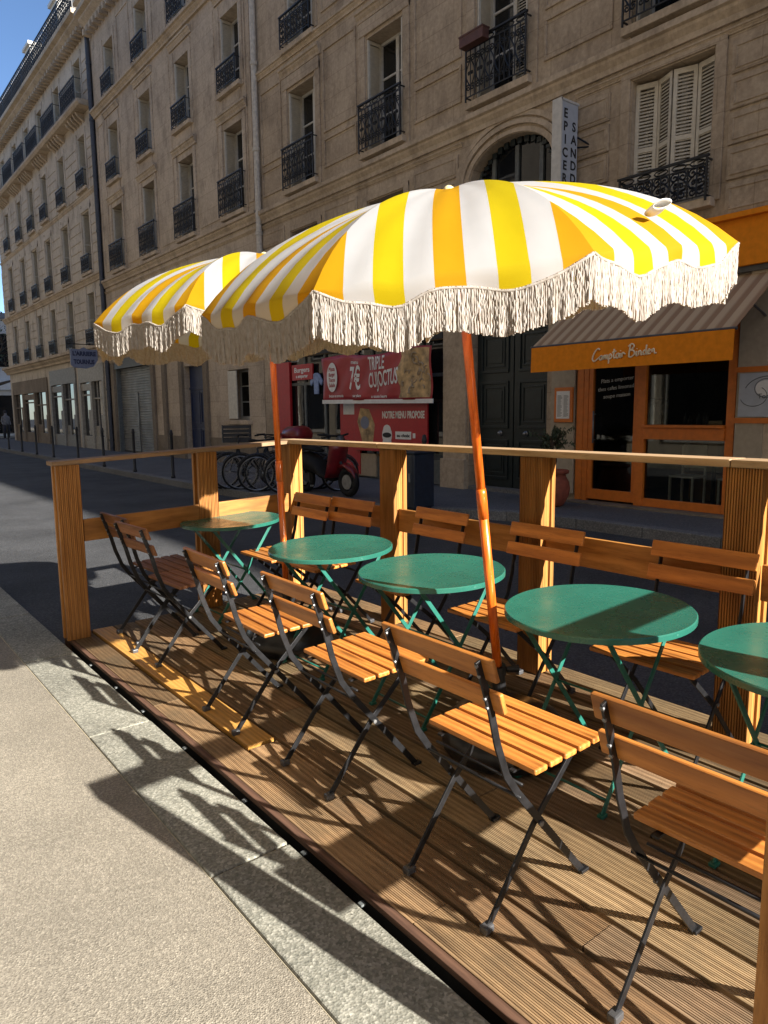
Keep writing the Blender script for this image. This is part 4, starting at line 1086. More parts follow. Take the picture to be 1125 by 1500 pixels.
# football shirt hanging in the shop window
jr = MB(); pts = [(-.12, 0), (.12, 0), (.14, .36), (.30, .22), (.36, .34), (.18, .52), (.07, .56), (-.07, .56), (-.18, .52), (-.36, .34), (-.30, .22), (-.14, .36)]
vs = [(F + .02, 14.78 + y * .75, 1.92 + z * .9) for y, z in pts] + [(F + .05, 14.78 + y * .75, 1.92 + z * .9) for y, z in pts]; n = 12
jr.add(vs, [tuple(range(n)), tuple(reversed(range(n, 2 * n)))] + [(i, (i + 1) % n, (i + 1) % n + n, i + n) for i in range(n)])
tag(jr.build('hanging_shirt', plain('pale blue jersey', (.25, .33, .55), .8), None), 'pale blue shirt hanging left of the red banner', 'shirt')

# ---- building B : middle facade ----------------------------------------------------
B = thing('stone_building', 'middle limestone apartment building between the pale drainpipe and the dark drainpipe', 'building', (F, 23, 0))
YB0, YB1, HB = 17.27, 29.85, 16.05
WB = [18.56, 21.70, 24.78, 27.95]
ops = []
for y in WB: ops += [(y - .55, y + .55, 6.93, 9.2), (y - .53, y + .53, 10.12, 12.05), (y - .53, y + .53, 13.13, 14.88)]
ops += [(y - .6, y + .6, 4.5, 5.75) for y in (18.9, 24.78)]
ops += [(21.0, 22.55, 0, 3.0), (18.15, 19.4, 1.29, 2.72), (25.35, 29.2, 0, 3.25)]
b = MB(); wall(b, YB0, YB1, 0, HB, ops); b.build('wall', 'stone_b', B); body(B, YB0, YB1, HB - .1)
t = MB()
t.extr(mould(6.72, .16, .28), YB0 + .01, YB1); t.extr(mould(6.3, .05, .07), YB0 + .01, YB1)
t.extr(mould(13.02, .20, .26), YB0 + .01, YB1); t.extr(mould(HB + .35, .55, .55), YB0 + .01, YB1); t.extr(mould(3.75, .12, .2), YB0 + .01, YB1)
y = YB0 + .2
while y < YB1 - .1: t.box(F - .30, F + .01, y, y + .14, HB - .42, HB - .21); y += .38
t.build('cornice', 'stone_trim', B)
t = MB()
for y in WB:
    t.extr(mould(9.62, .13, .24), y - .86, y + .86)
    for sgn in (-1, 1):
        t.box(F - .04, F + .01, y + sgn * .60, y + sgn * .76, 6.74, 9.36); t.box(F - .03, F + .01, y + sgn * .57, y + sgn * .72, 10.0, 12.35); t.box(F - .03, F + .01, y + sgn * .57, y + sgn * .70, 13.05, 15.1)
    t.extr(mould(12.62, .12, .2), y - .8, y + .8); t.box(F - .04, F + .01, y - .5, y + .5, 9.70, 9.95); t.rimframe(y - .55, y + .55, 9.66, 9.98, .04)
for y0, y1 in zip(WB, WB[1:]):
    t.box(F - .02, F + .01, y0 + .92, y1 - .92, 6.95, 12.4); t.rimframe(y0 + .98, y1 - .98, 13.2, 15.3)
t.rimframe(17.45, 17.75, 7, 12.4); t.rimframe(28.9, 29.6, 7, 12.4)
for sgn in range(9): pass
for i in range(13):   # arch over the blue door
    a0, a1 = PI * i / 13, PI * (i + 1) / 13
    q = [(21.77 + r_ * math.cos(a), 4.65 + r_ * math.sin(a)) for a, r_ in ((a0, .95), (a1, .95), (a1, 1.25), (a0, 1.25))]
    t.add([(F - .05, y, z) for y, z in q] + [(F + .01, y, z) for y, z in q], [(0, 1, 2, 3), (0, 4, 5, 1), (2, 6, 7, 3)])
t.build('stone_moulding', 'stone_b', B, bevel=.008)
for y in WB:
    window(B, y, 6.93, 1.10, 2.27, .95, rw=1.4); window(B, y, 10.12, 1.06, 1.93, .64); window(B, y, 13.13, 1.06, 1.75, .64)
for y in (18.9, 24.78): window(B, y, 4.5, 1.2, 1.25, shutter=False, paint='frame_grey', sill=False)
gw = window(B, 18.775, 1.29, 1.25, 1.43, shutter=False)
b = MB(); b.box(-.03, 0, .08, .62, .03, 1.4); s_ = b.build('shutter', 'shutter_white', None, bevel=.006); s_.parent = gw
b = MB(); b.box(F - .03, F + .01, YB0, 21.0, .0, .75); b.box(F - .03, F + .01, 22.55, 25.3, 0, .75)
for a, c in ((20.7, 20.98), (22.57, 22.85), (24.0, 24.3), (25.05, 25.32), (29.25, 29.6)): b.box(F - .09, F + .01, a, c, 0, 3.5)
build_each(b, 'pilaster', 'stone_dark', B, bevel=.01)
b = MB(); b.box(F + .18, F + .24, 21.0, 22.55, .0, 3.0)
for ya in (21.06, 21.80): 
    for z0, z1 in ((.2, 1.0), (1.15, 2.2)): b.rimframe(ya, ya + .68, z0, z1, .06, F + .18, .03)
b.box(F + .15, F + .2, 21.0, 22.55, 2.25, 2.33); b.build('blue_door', 'door_blue', B, bevel=.006)
b = MB(); z = .05; pr = []
while z < 3.2: pr += [(F + .16, z), (F + .135, z + .02), (F + .135, z + .06), (F + .16, z + .08)]; z += .095
pr += [(F + .2, 3.25), (F + .2, .0)]
b.extr(pr, 25.5, 29.1); b.box(F + .1, F + .13, 27.2, 27.28, .05, 2.3); b.build('roller_shutter', 'grill', B)
b = MB(); b.box(F - .02, F + .2, 25.35, 25.5, 0, 3.25); b.box(F - .02, F + .2, 29.1, 29.2, 0, 3.25); b.box(F - .06, F + .2, 25.35, 29.2, 3.25, 3.65); b.build('shutter_frame', 'frame_grey', B, bevel=.01)
b = MB(); b.box(F - .16, F - .02, 28.2, 29.7, 4.3, 5.45); b.build('wall_sign', 'ink', B, bevel=.01)
pipe(B, 29.92, 0, HB - .1, 'pipe_black', .085)
b = MB(); b.add([(F - .3, YB0, HB + .35), (F + 1.6, YB0, HB + 1.6), (F + 1.6, YB1, HB + 1.6), (F - .3, YB1, HB + .35), (F + 10, YB0, HB + .35), (F + 10, YB1, HB + .35)], [(0, 1, 2, 3), (1, 4, 5, 2), (0, 4, 1), (3, 2, 5)]); b.build('roof', 'zinc', B)

# ---- building C : far facade -------------------------------------------------------
C = thing('stone_building', 'far pale limestone corner building with rooftop balcony railing against the sky', 'building', (F, 39, 0))
YC0, YC1, HC = 30.0, 48.4, 16.35
WC = [31.75, 34.85, 37.8, 40.4, 43.05, 46.0]
ops = []
for y in WC: ops += [(y - .52, y + .52, 4.44, 6.55), (y - .52, y + .52, 7.38, 9.75), (y - .52, y + .52, 10.68, 12.7), (y - .52, y + .52, 13.62, 15.55)]
ops += [(30.6, 34.2, 0, 3.5), (34.6, 39.2, 0, 3.5), (39.7, 47.8, 0, 3.3)]
b = MB(); wall(b, YC0, YC1, 0, HC, ops); b.build('wall', 'stone_c', C); body(C, YC0, YC1, HC)
b = MB(); b.box(F + .001, F + .6, YC1 - .02, YC1, 0, HC); b.build('wall', 'stone_c', C)
t = MB()
t.extr(mould(4.32, .35, .40), YC0, YC1 + .3); t.extr(mould(7.18, .16, .28), YC0, YC1 + .1); t.extr(mould(10.4, .06, .12), YC0, YC1); t.extr(mould(HC + .28, .60, .55), YC0, YC1 + .5)
t.extr([(F + .01, 13.60), (F - .50, 13.60), (F - .50, 13.50), (F - .42, 13.40), (F + .01, 13.38)], YC0 + .3, YC1)
y = YC0 + .2
while y < YC1: t.box(F - .38, F + .01, y, y + .14, HC - .36, HC - .22); y += .36
y = YC0 + .4
while y < YC1:
    if min(abs(y + .08 - w) for w in WC) < .9: t.extr([(F + .01, 13.38), (F - .34, 13.38), (F - .26, 13.24), (F - .08, 13.12), (F + .01, 13.06)], y, y + .13)
    y += .36
t.build('cornice', 'stone_trim', C)
t = MB()
pier = [YC0] + WC + [YC1]
for a, c in zip(pier, pier[1:]):
    ya, yb = a + (.74 if a != YC0 else .1), c - (.74 if c != YC1 else .05)
    for z0, z1 in ((4.4, 6.85), (7.25, 10.2), (10.5, 12.85), (13.7, 15.7)):
        z = z0
        while z + .36 < z1: t.box(F - .03, F + .01, ya, yb, z, z + .33); z += .375
for y in WC:
    for sgn in (-1, 1): t.box(F - .045, F + .01, y + sgn * .54, y + sgn * .70, 4.36, 6.86); t.box(F - .045, F + .01, y + sgn * .54, y + sgn * .70, 7.2, 10.1); t.box(F - .04, F + .01, y + sgn * .54, y + sgn * .68, 10.5, 12.9); t.box(F - .04, F + .01, y + sgn * .54, y + sgn * .68, 13.62, 15.75)
    t.box(F - .05, F + .01, y - .7, y + .7, 9.8, 9.98)
t.build('stone_moulding', 'stone_c', C, bevel=.008)
for y in WC:
    window(C, y, 4.44, 1.04, 2.11, .62, sill=False); window(C, y, 7.38, 1.04, 2.37, .66); window(C, y, 10.68, 1.04, 2.02, .66); window(C, y, 13.62, 1.04, 1.93, sill=False)
for y in WC:
    o = shared(('rail', 2.0, .93), lambda: railing_mb(2.0, .93), 'iron', 'balcony_railing', C, Vector((F - .28, y, 13.62)) - C.location)
for i in range(9):
    o = shared(('rail', 2.03, 1.0), lambda: railing_mb(2.03, 1.0), 'iron', 'roof_railing', C, Vector((F - .35, YC0 + 1.1 + i * 2.05, HC + .30)) - C.location)
# set back attic with windows, zinc roof and chimneys
AT = F + .9
b = MB(); b.box(AT, F + 9, YC0 + .4, YC1 - .1, HC + .05, HC + 2.5); b.box(AT - .18, F + 9, YC0 + .3, YC1, HC + 2.5, HC + 2.66); b.build('attic', 'stone_c', C)
for y in WC:
    b = MB(); b.box(AT - .05, AT, y - .55, y + .55, HC + .3, HC + 2.25); w_ = b.build('window', 'frame_white', C)
    for sgn in (-1, 1): q = MB(); q.box(AT - .065, AT - .05, y + sgn * .27 - .2, y + sgn * .27 + .2, HC + .5, HC + 2.15); q.build('pane', 'glass', w_)
b = MB(); b.add([(AT - .15, YC0 + .3, HC + 2.66), (AT + 1.2, YC0 + .3, HC + 4.4), (AT + 1.2, YC1 - .9, HC + 4.4), (AT - .15, YC1, HC + 2.66), (AT + 7, YC0 + .3, HC + 4.6), (AT + 7, YC1 - .9, HC + 4.6)], [(0, 1, 2, 3), (1, 4, 5, 2)]); b.build('roof', 'zinc', C)
for y in WC[::2]:
    b = MB(); b.box(AT + .1, AT + 1.2, y - .55, y + .55, HC + 2.66, HC + 4.15); b.extr([(AT + .0, HC + 4.15), (AT + 1.3, HC + 4.15), (AT + 1.3, HC + 4.3), (AT + .0, HC + 4.3)], y - .65, y + .65); d_ = b.build('dormer', 'frame_white', C)
    q = MB(); q.box(AT + .09, AT + .1, y - .38, y + .38, HC + 2.85, HC + 4.0); q.build('pane', 'glass', d_)
for y in (36.2, 42.0, 47.2):
    b = MB(); b.box(AT + 1.0, AT + 1.7, y - .5, y + .5, HC + 3.5, HC + 5.6)
    for k in range(3): b.lathe([(.09, 0), (.09, .35), (.07, .38)], 10, (AT + 1.35, y - .3 + .3 * k, HC + 5.6))
    b.build('chimney', 'stone_c', C)
# shop fronts of building C
def shop(y0, y1, lab, bays, paint, zt, lit):
    b = MB()
    b.box(F - .06, F + .1, y0, y1, zt, zt + .72); b.box(F - .02, F + .12, y0, y1, 0, .55)
    for y in bays: b.box(F - .08, F + .1, y - .13, y + .13, 0, zt)
    for n_, (a, c) in enumerate(zip(bays, bays[1:])):
        tz = zt * (.74, .80, .70)[n_ % 3]
        b.box(F, F + .1, a, c, tz, tz + .07)
        if n_ % 2 == 0: m_ = a + (c - a) * .62; b.box(F + .01, F + .1, m_ - .03, m_ + .03, .55, zt); b.box(F + .02, F + .1, m_ + .03, c, .55, 1.0)
        else: b.box(F - .03, F + .05, a + .1, c - .1, zt - .35, zt - .05)
        for z_ in (1.5,): b.box(F + .03, F + .058, a + .2 + .1 * n_, a + .75 + .1 * n_, .6, z_ + .2 * n_)
    s_ = b.build('shop_front', paint, C, bevel=.01); s_['label'] = lab
    b = MB(); b.box(F + .06, F + .075, y0, y1, .5, zt); b.build('pane', 'glass_shop', s_)
shop(30.62, 34.15, 'pale shop front under the hanging blue sign, beside the dark drainpipe', [30.75, 32.4, 34.0], 'shop_cream', 2.9, 1)
shop(34.65, 39.15, 'stone coloured shop front with wide panes, second from the dark drainpipe', [34.8, 36.9, 39.0], 'shop_stone', 2.95, 1)
shop(39.75, 47.75, 'long dark shop front at the street corner end of the far building', [39.9, 42.5, 45.2, 47.6], 'stone_dark', 2.7, 0)
b = MB(); z = HC
hs = thing('hanging_sign', 'shield shaped grey blue shop sign hung over the pavement at the far building', 'sign', (F - .1, 30.4, 3.9))
pts = [(-.52, .36), (-.17, .36), (0, .44), (.17, .36), (.52, .36), (.52, -.04), (.35, -.30), (.08, -.39), (-.42, -.36), (-.52, -.25)]
b = MB(); n = len(pts); b.add([(F - .85 + x, 30.3, 3.72 + z) for x, z in pts] + [(F - .85 + x, 30.4, 3.72 + z) for x, z in pts], [tuple(range(n)), tuple(reversed(range(n, 2 * n)))] + [(i, (i + 1) % n, (i + 1) % n + n, i + n) for i in range(n)]); b.build('board', 'sign_blue', hs)
b = MB(); put_text(b, "L'ARRIERE", .23, (F - .85, 30.295, 3.90), (1, 0, 0), (0, 0, 1), width=.9, depth=.003, bold=.012); put_text(b, "TOURNUS", .23, (F - .87, 30.295, 3.58), (1, 0, 0), (0, 0, 1), width=.8, depth=.003, bold=.012); b.build('lettering', 'sign_ink', hs)
b = MB(); b.tube([(F, 30.35, 4.28), (F - 1.5, 30.35, 4.28)], .02, 6); b.tube([(F - .3, 30.35, 4.28), (F - .3, 30.35, 4.1)], .01, 5); b.tube([(F - 1.35, 30.35, 4.28), (F - 1.35, 30.35, 4.1)], .01, 5); b.build('bracket', 'iron', hs)

# ---- beyond the corner ------------------------------------------------------------------
E_ = thing('corner_building', 'pale building beyond the street corner, white shop front at its foot', 'building', (10, 62, 0))
b = MB(); b.box(8.6, 26, 60, 75, -.2, 8.6); b.build('wall', plain('pale render', (.62, .62, .62), .9, var=.1, scale=2), E_)
b = MB(); b.box(8.3, 26, 59.7, 75, 8.6, 9.0); b.build('roof', 'zinc', E_)
b = MB(); b.box(8.5, 14, 59.8, 60, 0, 3.4); b.box(8.4, 14, 59.5, 60, 3.4, 4.1); b.build('shop_surround', 'car_white', E_)
b = MB(); b.box(9.9, 12.4, 59.74, 59.8, .2, 3.0); b.build('shop_opening', 'glass_shop', E_)
for x in (9.2, 11.2, 13.2):
    b = MB(); b.box(x, x + 1, 59.93, 60, 5, 7.6); w_ = b.build('window', 'frame_white', E_); q = MB(); q.box(x + .1, x + .9, 59.9, 59.93, 5.1, 7.5); q.build('pane', 'glass', w_)
def tree(lab, x, y, h, seed, leaf, nl, spread=2.3):
    rr = random.Random(seed); t = thing('street_tree', lab, 'tree', (x, y, 0)); b = MB(); tips = []
    def limb(p, d, ln, r_, lvl):
        pts = [p]; q = p
        for i in range(5):
            d = (d + Vector((rr.gauss(0, .16), rr.gauss(0, .16), rr.gauss(.05, .08)))).normalized(); q = q + d * ln / 5; pts.append(q)
        b.tube(pts, [r_ * (1 - .12 * i) for i in range(6)], 6 if lvl < 2 else 4)
        if lvl >= 4: tips.extend(pts[2:]); return
        for k in range(3 if lvl else 4):
            s_ = pts[rr.randint(3, 5)]; dd = (d + Vector((rr.gauss(0, .6), rr.gauss(0, .6), rr.gauss(.15, .3)))).normalized(); limb(s_, dd, ln * .68, r_ * .52, lvl + 1)
    limb(Vector((x, y, 0)), Vector((0, 0, 1)), h * .34, h * .022, 0)
    b.build('trunk', 'bark', t, smooth=True)
    c = MB()
    for i in range(nl):
        p = rr.choice(tips) + Vector((rr.gauss(0, .25), rr.gauss(0, .25), rr.gauss(0, .25))); s_ = rr.uniform(.06, .13)
        a = Vector((rr.gauss(0, 1), rr.gauss(0, 1), rr.gauss(0, 1))).normalized(); u_ = a.orthogonal().normalized(); v_ = a.cross(u_)
        c.add([p - u_ * s_, p + v_ * s_ * .5, p + u_ * s_, p - v_ * s_ * .5], [(0, 1, 2, 3)])
    c.build('crown', leaf, t)
tree('bare branched street tree at the far left beyond the street corner', 9.35, 54.0, 10.5, 4, 'foliage', 900)

# ---- opposite row behind the camera (gives the street its bounce light) -----------------
O_ = thing('opposite_building', 'pale stone apartment row on the near side of the street behind the viewpoint', 'building', (-2.7, 20, 0))
b = MB(); b.box(-13, -2.7, -60, 75, -.2, 17.5); b.build('wall', 'near_stone', O_)
b = MB(); q = MB()
for i in range(40):
    y = -57 + i * 3.2 + R.uniform(-.4, .4)
    for z, h in ((4.4, 2.0), (7.4, 2.2), (10.6, 2.0), (13.6, 1.8)):
        b.box(-2.72, -2.66, y, y + 1.1, z, z + h); q.box(-2.67, -2.655, y + .08, y + 1.02, z + .08, z + h - .08)
    b.box(-2.72, -2.67, y, y + 2.4, .4, 3.2); q.box(-2.672, -2.66, y + .1, y + 2.3, .6, 3.1)
wo = b.build('window', 'frame_white', O_); wo['kind'] = 'stuff'; q.build('pane', 'glass', wo)

# ------------------------------------------------------------------ street furniture
def make_bollard():
    o = MB(); o.lathe([(.05, 0), (.05, .05), (.036, .07), (.034, .98), (.042, 1.0), (.042, 1.03), (.036, 1.05), (.030, 1.10), (0, 1.115)], 14)
    return o.build('bollard', 'iron', None, smooth=True)
bp = make_bollard()
BL = [(6.85, 38.3), (6.75, 35.2), (6.68, 32.3), (6.62, 29.6), (6.58, 27.0), (6.50, 23.7), (6.42, 20.9), (6.42, 18.4), (6.42, 15.9), (7.45, 8.35)]
nth = ['black bollard farthest down the far pavement, before the corner shop', 'second farthest black bollard of the row on the far pavement', 'third farthest black bollard of the row, before the long dark shop front',
       'black bollard before the left end of the stone coloured shop front', 'black bollard in front of the wide panes of the stone coloured shop front', 'black bollard below the hanging shield sign',
       'black bollard just right of the dark drainpipe, left of the roller shutter', 'black bollard in front of the steel roller shutter', 'black bollard nearest the parked bicycles, left of the blue door', 'black bollard standing close to the navy cabinet']
for i, (x, y) in enumerate(BL):
    o = bp if i == 0 else bp.copy()
    if i: COL.objects.link(o)
    o.location = (x, y, 0); tag(o, nth[i], 'bollard', 'black bollards along the far pavement' if i < 9 else None)
# bicycles
def make_bike():
    k = thing('bicycle', '', 'bicycle')
    rw, wb = .34, 1.06
    for x in (0, wb):
        w = MB(); w.tube([(x + rw * math.cos(a), 0, rw + rw * math.sin(a)) for a in [2 * PI * i / 36 for i in range(36)]], .019, 8, closed=True)
        wo = w.build('wheel', 'rubber', k, smooth=True)
        w = MB(); w.tube([(x + (rw - .028) * math.cos(a), 0, rw + (rw - .028) * math.sin(a)) for a in [2 * PI * i / 36 for i in range(36)]], .010, 6, closed=True)
        for i in range(24):
            a = 2 * PI * i / 24; w.tube([(x, .02 if i % 2 else -.02, rw), (x + (rw - .03) * math.cos(a), 0, rw + (rw - .03) * math.sin(a))], .0018, 3, cap=False)
        w.tube([(x, -.04, rw), (x, .04, rw)], .02, 8); w.build('rim', 'spoke', wo)
        w = MB(); w.tube([(x + (rw + .035) * math.cos(a), 0, rw + (rw + .035) * math.sin(a)) for a in [PI * (.05 + .75 * i / 14) + (.2 if x else .1) for i in range(15)]], .014, 5); w.build('mudguard', 'bike_paint', k)
    f = MB(); bb = (.44, 0, .29); st = (.33, 0, .80); hd = (.88, 0, .86); hl = (.91, 0, .74)
    for a, c, r_ in ((bb, st, .017), (bb, hl, .019), (st, hd, .016), (bb, (0, 0, rw), .011), ((.34, 0, .74), (0, 0, rw), .009), (hl, hd, .02), (hl, (wb, 0, rw), .013), (hd, (.87, 0, 1.02), .013)): f.tube([a, c], r_, 7)
    f.build('frame', 'bike_paint', k, smooth=True)
    f = MB(); f.tube([(.74, -.29, 1.04), (.84, -.22, 1.05), (.89, 0, 1.02), (.84, .22, 1.05), (.74, .29, 1.04)], .012, 7); f.tube([(.68, -.30, 1.035), (.76, -.285, 1.04)], .017, 7); f.tube([(.68, .30, 1.035), (.76, .285, 1.04)], .017, 7); f.build('handlebar', 'rubber', k, smooth=True)
    f = MB(); f.tube([st, (.31, 0, .92)], .013, 7); sp_ = f.build('seat_post', 'spoke', k)
    f = MB(); f.tube([(.18, 0, .95), (.24, 0, .955), (.34, 0, .945), (.46, 0, .945)], [.075, .08, .04, .02], 10); f.v = [(x, y, .945 + (z - .945) * .42) for x, y, z in f.v]; f.build('saddle', 'rubber', k, smooth=True)
    f = MB(); f.lathe([(.085, -.004), (.085, .004), (.07, .004), (.07, -.004), (.085, -.004)], 24, (.44, -.05, .29), axis=(0, 1, 0)); f.bar((.44, -.07, .29), (.52, -.07, .14), .02, .012); f.bar((.44, .07, .29), (.36, .07, .44), .02, .012); f.box(.49, .55, -.13, -.07, .125, .15); f.box(.33, .39, .07, .13, .43, .455); f.build('crank', 'spoke', k)
    return k
bk = make_bike()
BK = [(6.28, 13.05, -.42, -.06, 'leftmost dark parked bicycle with a black crate over its front'), (6.42, 12.55, -.50, .05, 'dark parked bicycle just right of the one with the crate'), (6.62, 12.0, -.40, -.04, 'dark parked bicycle in the middle of the row by the takeaway'), (6.72, 11.45, -.46, .07, 'rightmost dark parked bicycle, one wheel beside the farther parasol pole'), (7.25, 12.3, 2.62, .05, 'dark parked bicycle turned the other way behind the crate bicycle'), (7.45, 11.6, 2.75, -.06, 'dark parked bicycle turned the other way near the middle of the row')]
for i, (x, y, r_, tl, lab) in enumerate(BK):
    o = bk if i == 0 else dup(bk); tag(o, lab, 'bicycle', 'bicycles parked by the takeaway')
    o.matrix_basis = Matrix.Translation((x, y, 0)) @ Matrix.Rotation(r_, 4, 'Z') @ Matrix.Rotation(tl, 4, 'X')
ct = MB(); ct.box(-.28, .28, -.20, .20, 0, .03)
for z in (.03, .11, .19, .27): ct.box(-.28, .28, -.20, -.185, z, z + .06); ct.box(-.28, .28, .185, .20, z, z + .06); ct.box(-.28, -.265, -.185, .185, z, z + .06); ct.box(.265, .28, -.185, .185, z, z + .06)
for sx in (-1, 1):
    for sy in (-1, 1): ct.box(sx * .28 - .02 * (sx > 0), sx * .28 + .02 * (sx < 0), sy * .20 - .02 * (sy > 0), sy * .20 + .02 * (sy < 0), .03, .34)
co = ct.build('crate', 'crate', None); co.location = (6.62, 13.05, .90); co.rotation_euler = (0, 0, -.42); tag(co, 'black slatted crate strapped on the leftmost bicycle', 'crate')
# scooter
sc = thing('motor_scooter', 'red delivery scooter with black seat parked in front of the takeaway', 'scooter', (6.98, 10.9, 0))
def S_(x, y, z):  # scooter local: x forward
    a = -1.50; return (7.16 + x * math.cos(a) - y * math.sin(a), 11.3 + x * math.sin(a) + y * math.cos(a), z)
for x in (-.05, 1.2):
    w = MB(); w.tube([S_(x + .20 * math.cos(a), 0, .26 + .20 * math.sin(a)) for a in [2 * PI * i / 28 for i in range(28)]], .06, 10, closed=True); wo = w.build('wheel', 'rubber', sc, smooth=True)
    w = MB(); w.tube([S_(x, -.05, .26), S_(x, .05, .26)], .13, 16); w.build('rim', 'spoke', wo)
def hull(secs, n=14):
    b = MB(); vs = []
    for (x, z, a_, c_) in secs:
        for i in range(n): t_ = 2 * PI * i / n; vs.append(S_(x, a_ * math.cos(t_), z + c_ * math.sin(t_)))
    k_ = len(secs); b.add(vs, [(i * n + j, i * n + (j + 1) % n, (i + 1) * n + (j + 1) % n, (i + 1) * n + j) for i in range(k_ - 1) for j in range(n)] + [tuple(range(n)), tuple((k_ - 1) * n + j for j in range(n))]); return b
hull([(-.32, .60, .06, .05), (-.2, .62, .15, .13), (.1, .58, .19, .18), (.4, .48, .17, .16), (.5, .36, .15, .08), (.8, .30, .15, .05)]).build('rear_body', 'rubber', sc, smooth=True)
hull([(-.30, .80, .10, .03), (-.2, .82, .14, .05), (.2, .82, .14, .05), (.42, .78, .09, .03)]).build('seat', 'rubber', sc, smooth=True)
b = MB(); q = [(.80, .32), (.86, .5), (.93, .8), (.96, .98)]; vs = []
for x, z in q:
    for j in range(7): t_ = -1 + j / 3; vs.append(S_(x + .10 * (1 - t_ * t_), .22 * t_, z))
b.add(vs, [(i * 7 + j, i * 7 + j + 1, (i + 1) * 7 + j + 1, (i + 1) * 7 + j) for i in range(3) for j in range(6)]); ap_ = b.build('apron', 'red_paint', sc, smooth=True); ap_.modifiers.new('thick', 'SOLIDIFY').thickness = .03
hull([(1.0, .52, .07, .04), (1.15, .55, .09, .05), (1.35, .45, .08, .06), (1.42, .34, .05, .04)]).build('mudguard', 'red_paint', sc, smooth=True)
b = MB(); b.tube([S_(.98, 0, .6), S_(1.2, 0, .27)], .03, 8); b.tube([S_(.94, 0, .6), S_(.92, 0, 1.05)], .03, 8); b.build('fork', 'iron', sc)
b = MB(); b.tube([S_(.80, -.33, 1.08), S_(.92, -.1, 1.06), S_(.92, .1, 1.06), S_(.80, .33, 1.08)], .018, 8); b.build('handlebar', 'rubber', sc)
b = MB(); b.lathe([(0, -.03), (.08, -.02), (.09, .03), (0, .06)], 16, S_(.98, 0, .98), axis=(math.cos(-1.50), math.sin(-1.50), 0)); b.build('headlight', 'cap', sc, smooth=True)
hull([(-.52, 1.06, .16, .10), (-.48, 1.06, .23, .16), (-.12, 1.06, .24, .17), (-.06, 1.06, .18, .12)], 4 * 5).build('delivery_box', 'red_paint', sc, smooth=True)
# navy cabinet
cb = thing('street_cabinet', 'navy blue metal cabinet with a small white notice behind the second road side post', 'cabinet', (7.05, 8.15, 0))
b = MB(); b.box(6.92, 7.32, 7.98, 8.62, .03, .84); b.box(6.90, 7.34, 7.96, 8.64, .84, .875); b.box(6.95, 7.29, 8.0, 8.6, 0, .03); b.build('case', 'bin_blue', cb, bevel=.012)
b = MB(); b.box(6.912, 6.92, 8.02, 8.58, .10, .80); dd = b.build('door', 'bin_blue', cb, bevel=.004); b = MB(); b.box(6.90, 6.912, 8.06, 8.1, .42, .55); b.build('handle', 'steel', dd)
b = MB(); b.box(6.908, 6.9115, 8.36, 8.52, .50, .76); b.build('notice', 'white_paint', cb)
# potted olive tree
pt_ = thing('potted_tree', 'small olive tree in a round terracotta pot by the cafe menu', 'plant', (8.85, 6.96, 0))
b = MB(); b.lathe([(0, .01), (.15, .0), (.19, .04), (.255, .17), (.27, .28), (.25, .38), (.205, .46), (.20, .49), (.245, .51), (.25, .55), (.235, .56), (.21, .55), (.19, .50), (0, .48)], 36, (8.85, 6.96, 0)); b.build('pot', 'terracotta', pt_, smooth=True)
b = MB(); rr = random.Random(11); tips = []
for k in range(3):
    p = Vector((8.85 + rr.gauss(0, .03), 6.96 + rr.gauss(0, .03), .48)); pts = [p]
    for i in range(5): p = p + Vector((rr.gauss(0, .015), rr.gauss(0, .015), .11)); pts.append(p)
    b.tube(pts, .012, 6)
    for j in range(9):
        q = pts[-1 - rr.randint(0, 1)]; d = Vector((rr.gauss(0, .7), rr.gauss(0, .7), rr.uniform(-.1, 1.1))).normalized(); e = q + d * rr.uniform(.12, .34); b.tube([q, q.lerp(e, .5) + Vector((0, 0, .02)), e], [.005, .004, .002], 4); tips.append((q, e))
b.build('trunk', 'bark', pt_)
c = MB()
for i in range(1500):
    a_, e = rr.choice(tips); p = a_.lerp(e, rr.uniform(.3, 1.1)) + Vector((rr.gauss(0, .03),) * 3) * .7; s_ = rr.uniform(.020, .042)
    n_ = Vector((rr.gauss(0, 1), rr.gauss(0, 1), rr.gauss(0, 1))).normalized(); u_ = n_.orthogonal().normalized(); v_ = n_.cross(u_); c.add([p - u_ * s_, p + v_ * s_ * .28, p + u_ * s_, p - v_ * s_ * .28], [(0, 1, 2, 3)])
c.build('crown', 'foliage', pt_)
# person far away at the corner
pe = bpy.data.meshes.new('person'); J = [(0, 0, .95), (0, 0, 1.2), (0, 0, 1.42), (0, 0, 1.52), (0, 0, 1.66), (.19, 0, 1.40), (.25, .04, 1.13), (.22, -.12, .92), (-.19, 0, 1.40), (-.26, .03, 1.13), (-.22, -.1, .92), (.10, 0, .90), (.11, -.02, .48), (.11, .02, .06), (.12, -.14, .03), (-.10, 0, .90), (-.12, .03, .48), (-.12, .05, .06), (-.13, -.11, .03), (0, -.01, 1.76)]
Ed = [(0, 1), (1, 2), (2, 3), (3, 4), (4, 19), (2, 5), (5, 6), (6, 7), (2, 8), (8, 9), (9, 10), (0, 11), (11, 12), (12, 13), (13, 14), (0, 15), (15, 16), (16, 17), (17, 18)]
pe.from_pydata(J, Ed, []); po_ = bpy.data.objects.new('person', pe); COL.objects.link(po_); sk = po_.modifiers.new('skin', 'SKIN')
rad = [.15, .15, .16, .06, .10, .07, .05, .04, .07, .05, .04, .09, .065, .045, .04, .09, .065, .045, .04, .07]
for v, r_ in zip(pe.skin_vertices[0].data, rad): v.radius = (r_, r_)
pe.skin_vertices[0].data[0].use_root = True
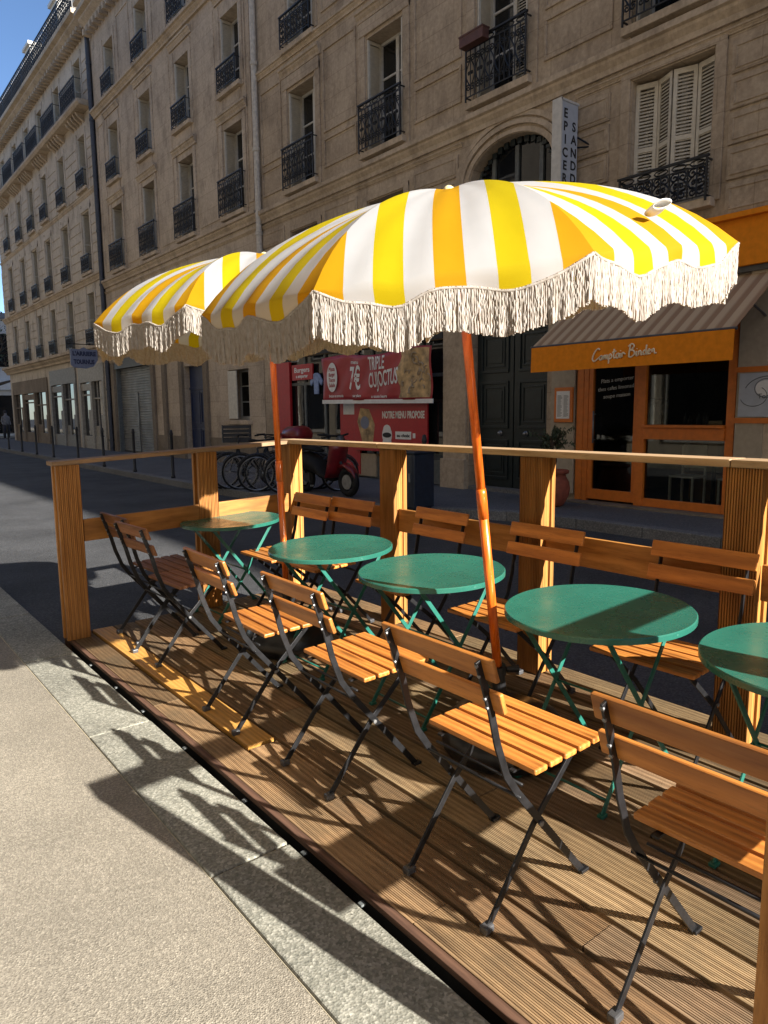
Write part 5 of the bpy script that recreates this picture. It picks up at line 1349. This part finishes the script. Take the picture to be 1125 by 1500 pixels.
po_.modifiers.new('sub', 'SUBSURF').levels = 1; po_.modifiers['sub'].render_levels = 2; pe.materials.append(M['cloth_grey']); po_.location = (9.62, 50.5, 0); po_.rotation_euler = (0, 0, .3); tag(po_, 'person in a grey top standing on the pavement at the far left street corner', 'person')
hr = MB(); hr.lathe([(0, .14), (.06, .13), (.10, .08), (.112, 0), (.10, -.05)], 14, (0, .015, 1.70)); ho = hr.build('hair', 'cloth_dark', None, smooth=True); ho.parent = po_
hr = MB(); hr.tube([(.10, 0, .93), (.11, -.02, .48), (.11, .02, .08)], [.115, .09, .07], 10); hr.tube([(-.10, 0, .93), (-.12, .03, .48), (-.12, .05, .08)], [.115, .09, .07], 10); ho = hr.build('trousers', 'cloth_dark', None, smooth=True); ho.parent = po_

# ------------------------------------------------------------------ light, sky, camera
sx, sy = -.38, 2.0                      # shadow of one metre of height
tow = Vector((-sx, -sy, 1)).normalized()
sun = bpy.data.lights.new('sun', 'SUN'); sun.energy = 5.0; sun.angle = math.radians(.53); sun.color = (1, .95, .87)
so = bpy.data.objects.new('sun', sun); COL.objects.link(so); so.rotation_euler = tow.to_track_quat('Z', 'Y').to_euler()
w = bpy.data.worlds.new('World'); S.world = w; w.use_nodes = True; nt = w.node_tree
sk = nt.nodes.new('ShaderNodeTexSky'); sk.sky_type = 'NISHITA'; sk.sun_disc = False
sk.sun_elevation = math.asin(tow.z); sk.sun_rotation = math.atan2(tow.x, tow.y); sk.air_density = .8; sk.dust_density = .2; sk.ozone_density = 4.0
bg = nt.nodes['Background']; bg.inputs[1].default_value = .058; nt.links.new(sk.outputs[0], bg.inputs[0])
cd = bpy.data.cameras.new('camera'); cam = bpy.data.objects.new('camera', cd); COL.objects.link(cam); S.camera = cam
f_, p_, r_, yw = 1044.4, .1387, -.010, .6713
fw = Vector((math.sin(yw) * math.cos(p_), math.cos(yw) * math.cos(p_), -math.sin(p_))); rt = Vector((math.cos(yw), -math.sin(yw), 0)); up = rt.cross(fw)
rt2 = math.cos(r_) * rt + math.sin(r_) * up; up2 = -math.sin(r_) * rt + math.cos(r_) * up
cam.matrix_world = Matrix(((rt2.x, up2.x, -fw.x, 0), (rt2.y, up2.y, -fw.y, 0), (rt2.z, up2.z, -fw.z, 1.458), (0, 0, 0, 1)))
cd.sensor_fit = 'VERTICAL'; cd.sensor_height = 36; cd.lens = 36 * f_ / 1500; cd.clip_start = .05; cd.clip_end = 2000
S.view_settings.view_transform = 'Standard'; S.view_settings.look = 'None'; S.view_settings.exposure = 1.72; S.view_settings.gamma = 1
S.cycles.max_bounces = 8; S.cycles.transparent_max_bounces = 12
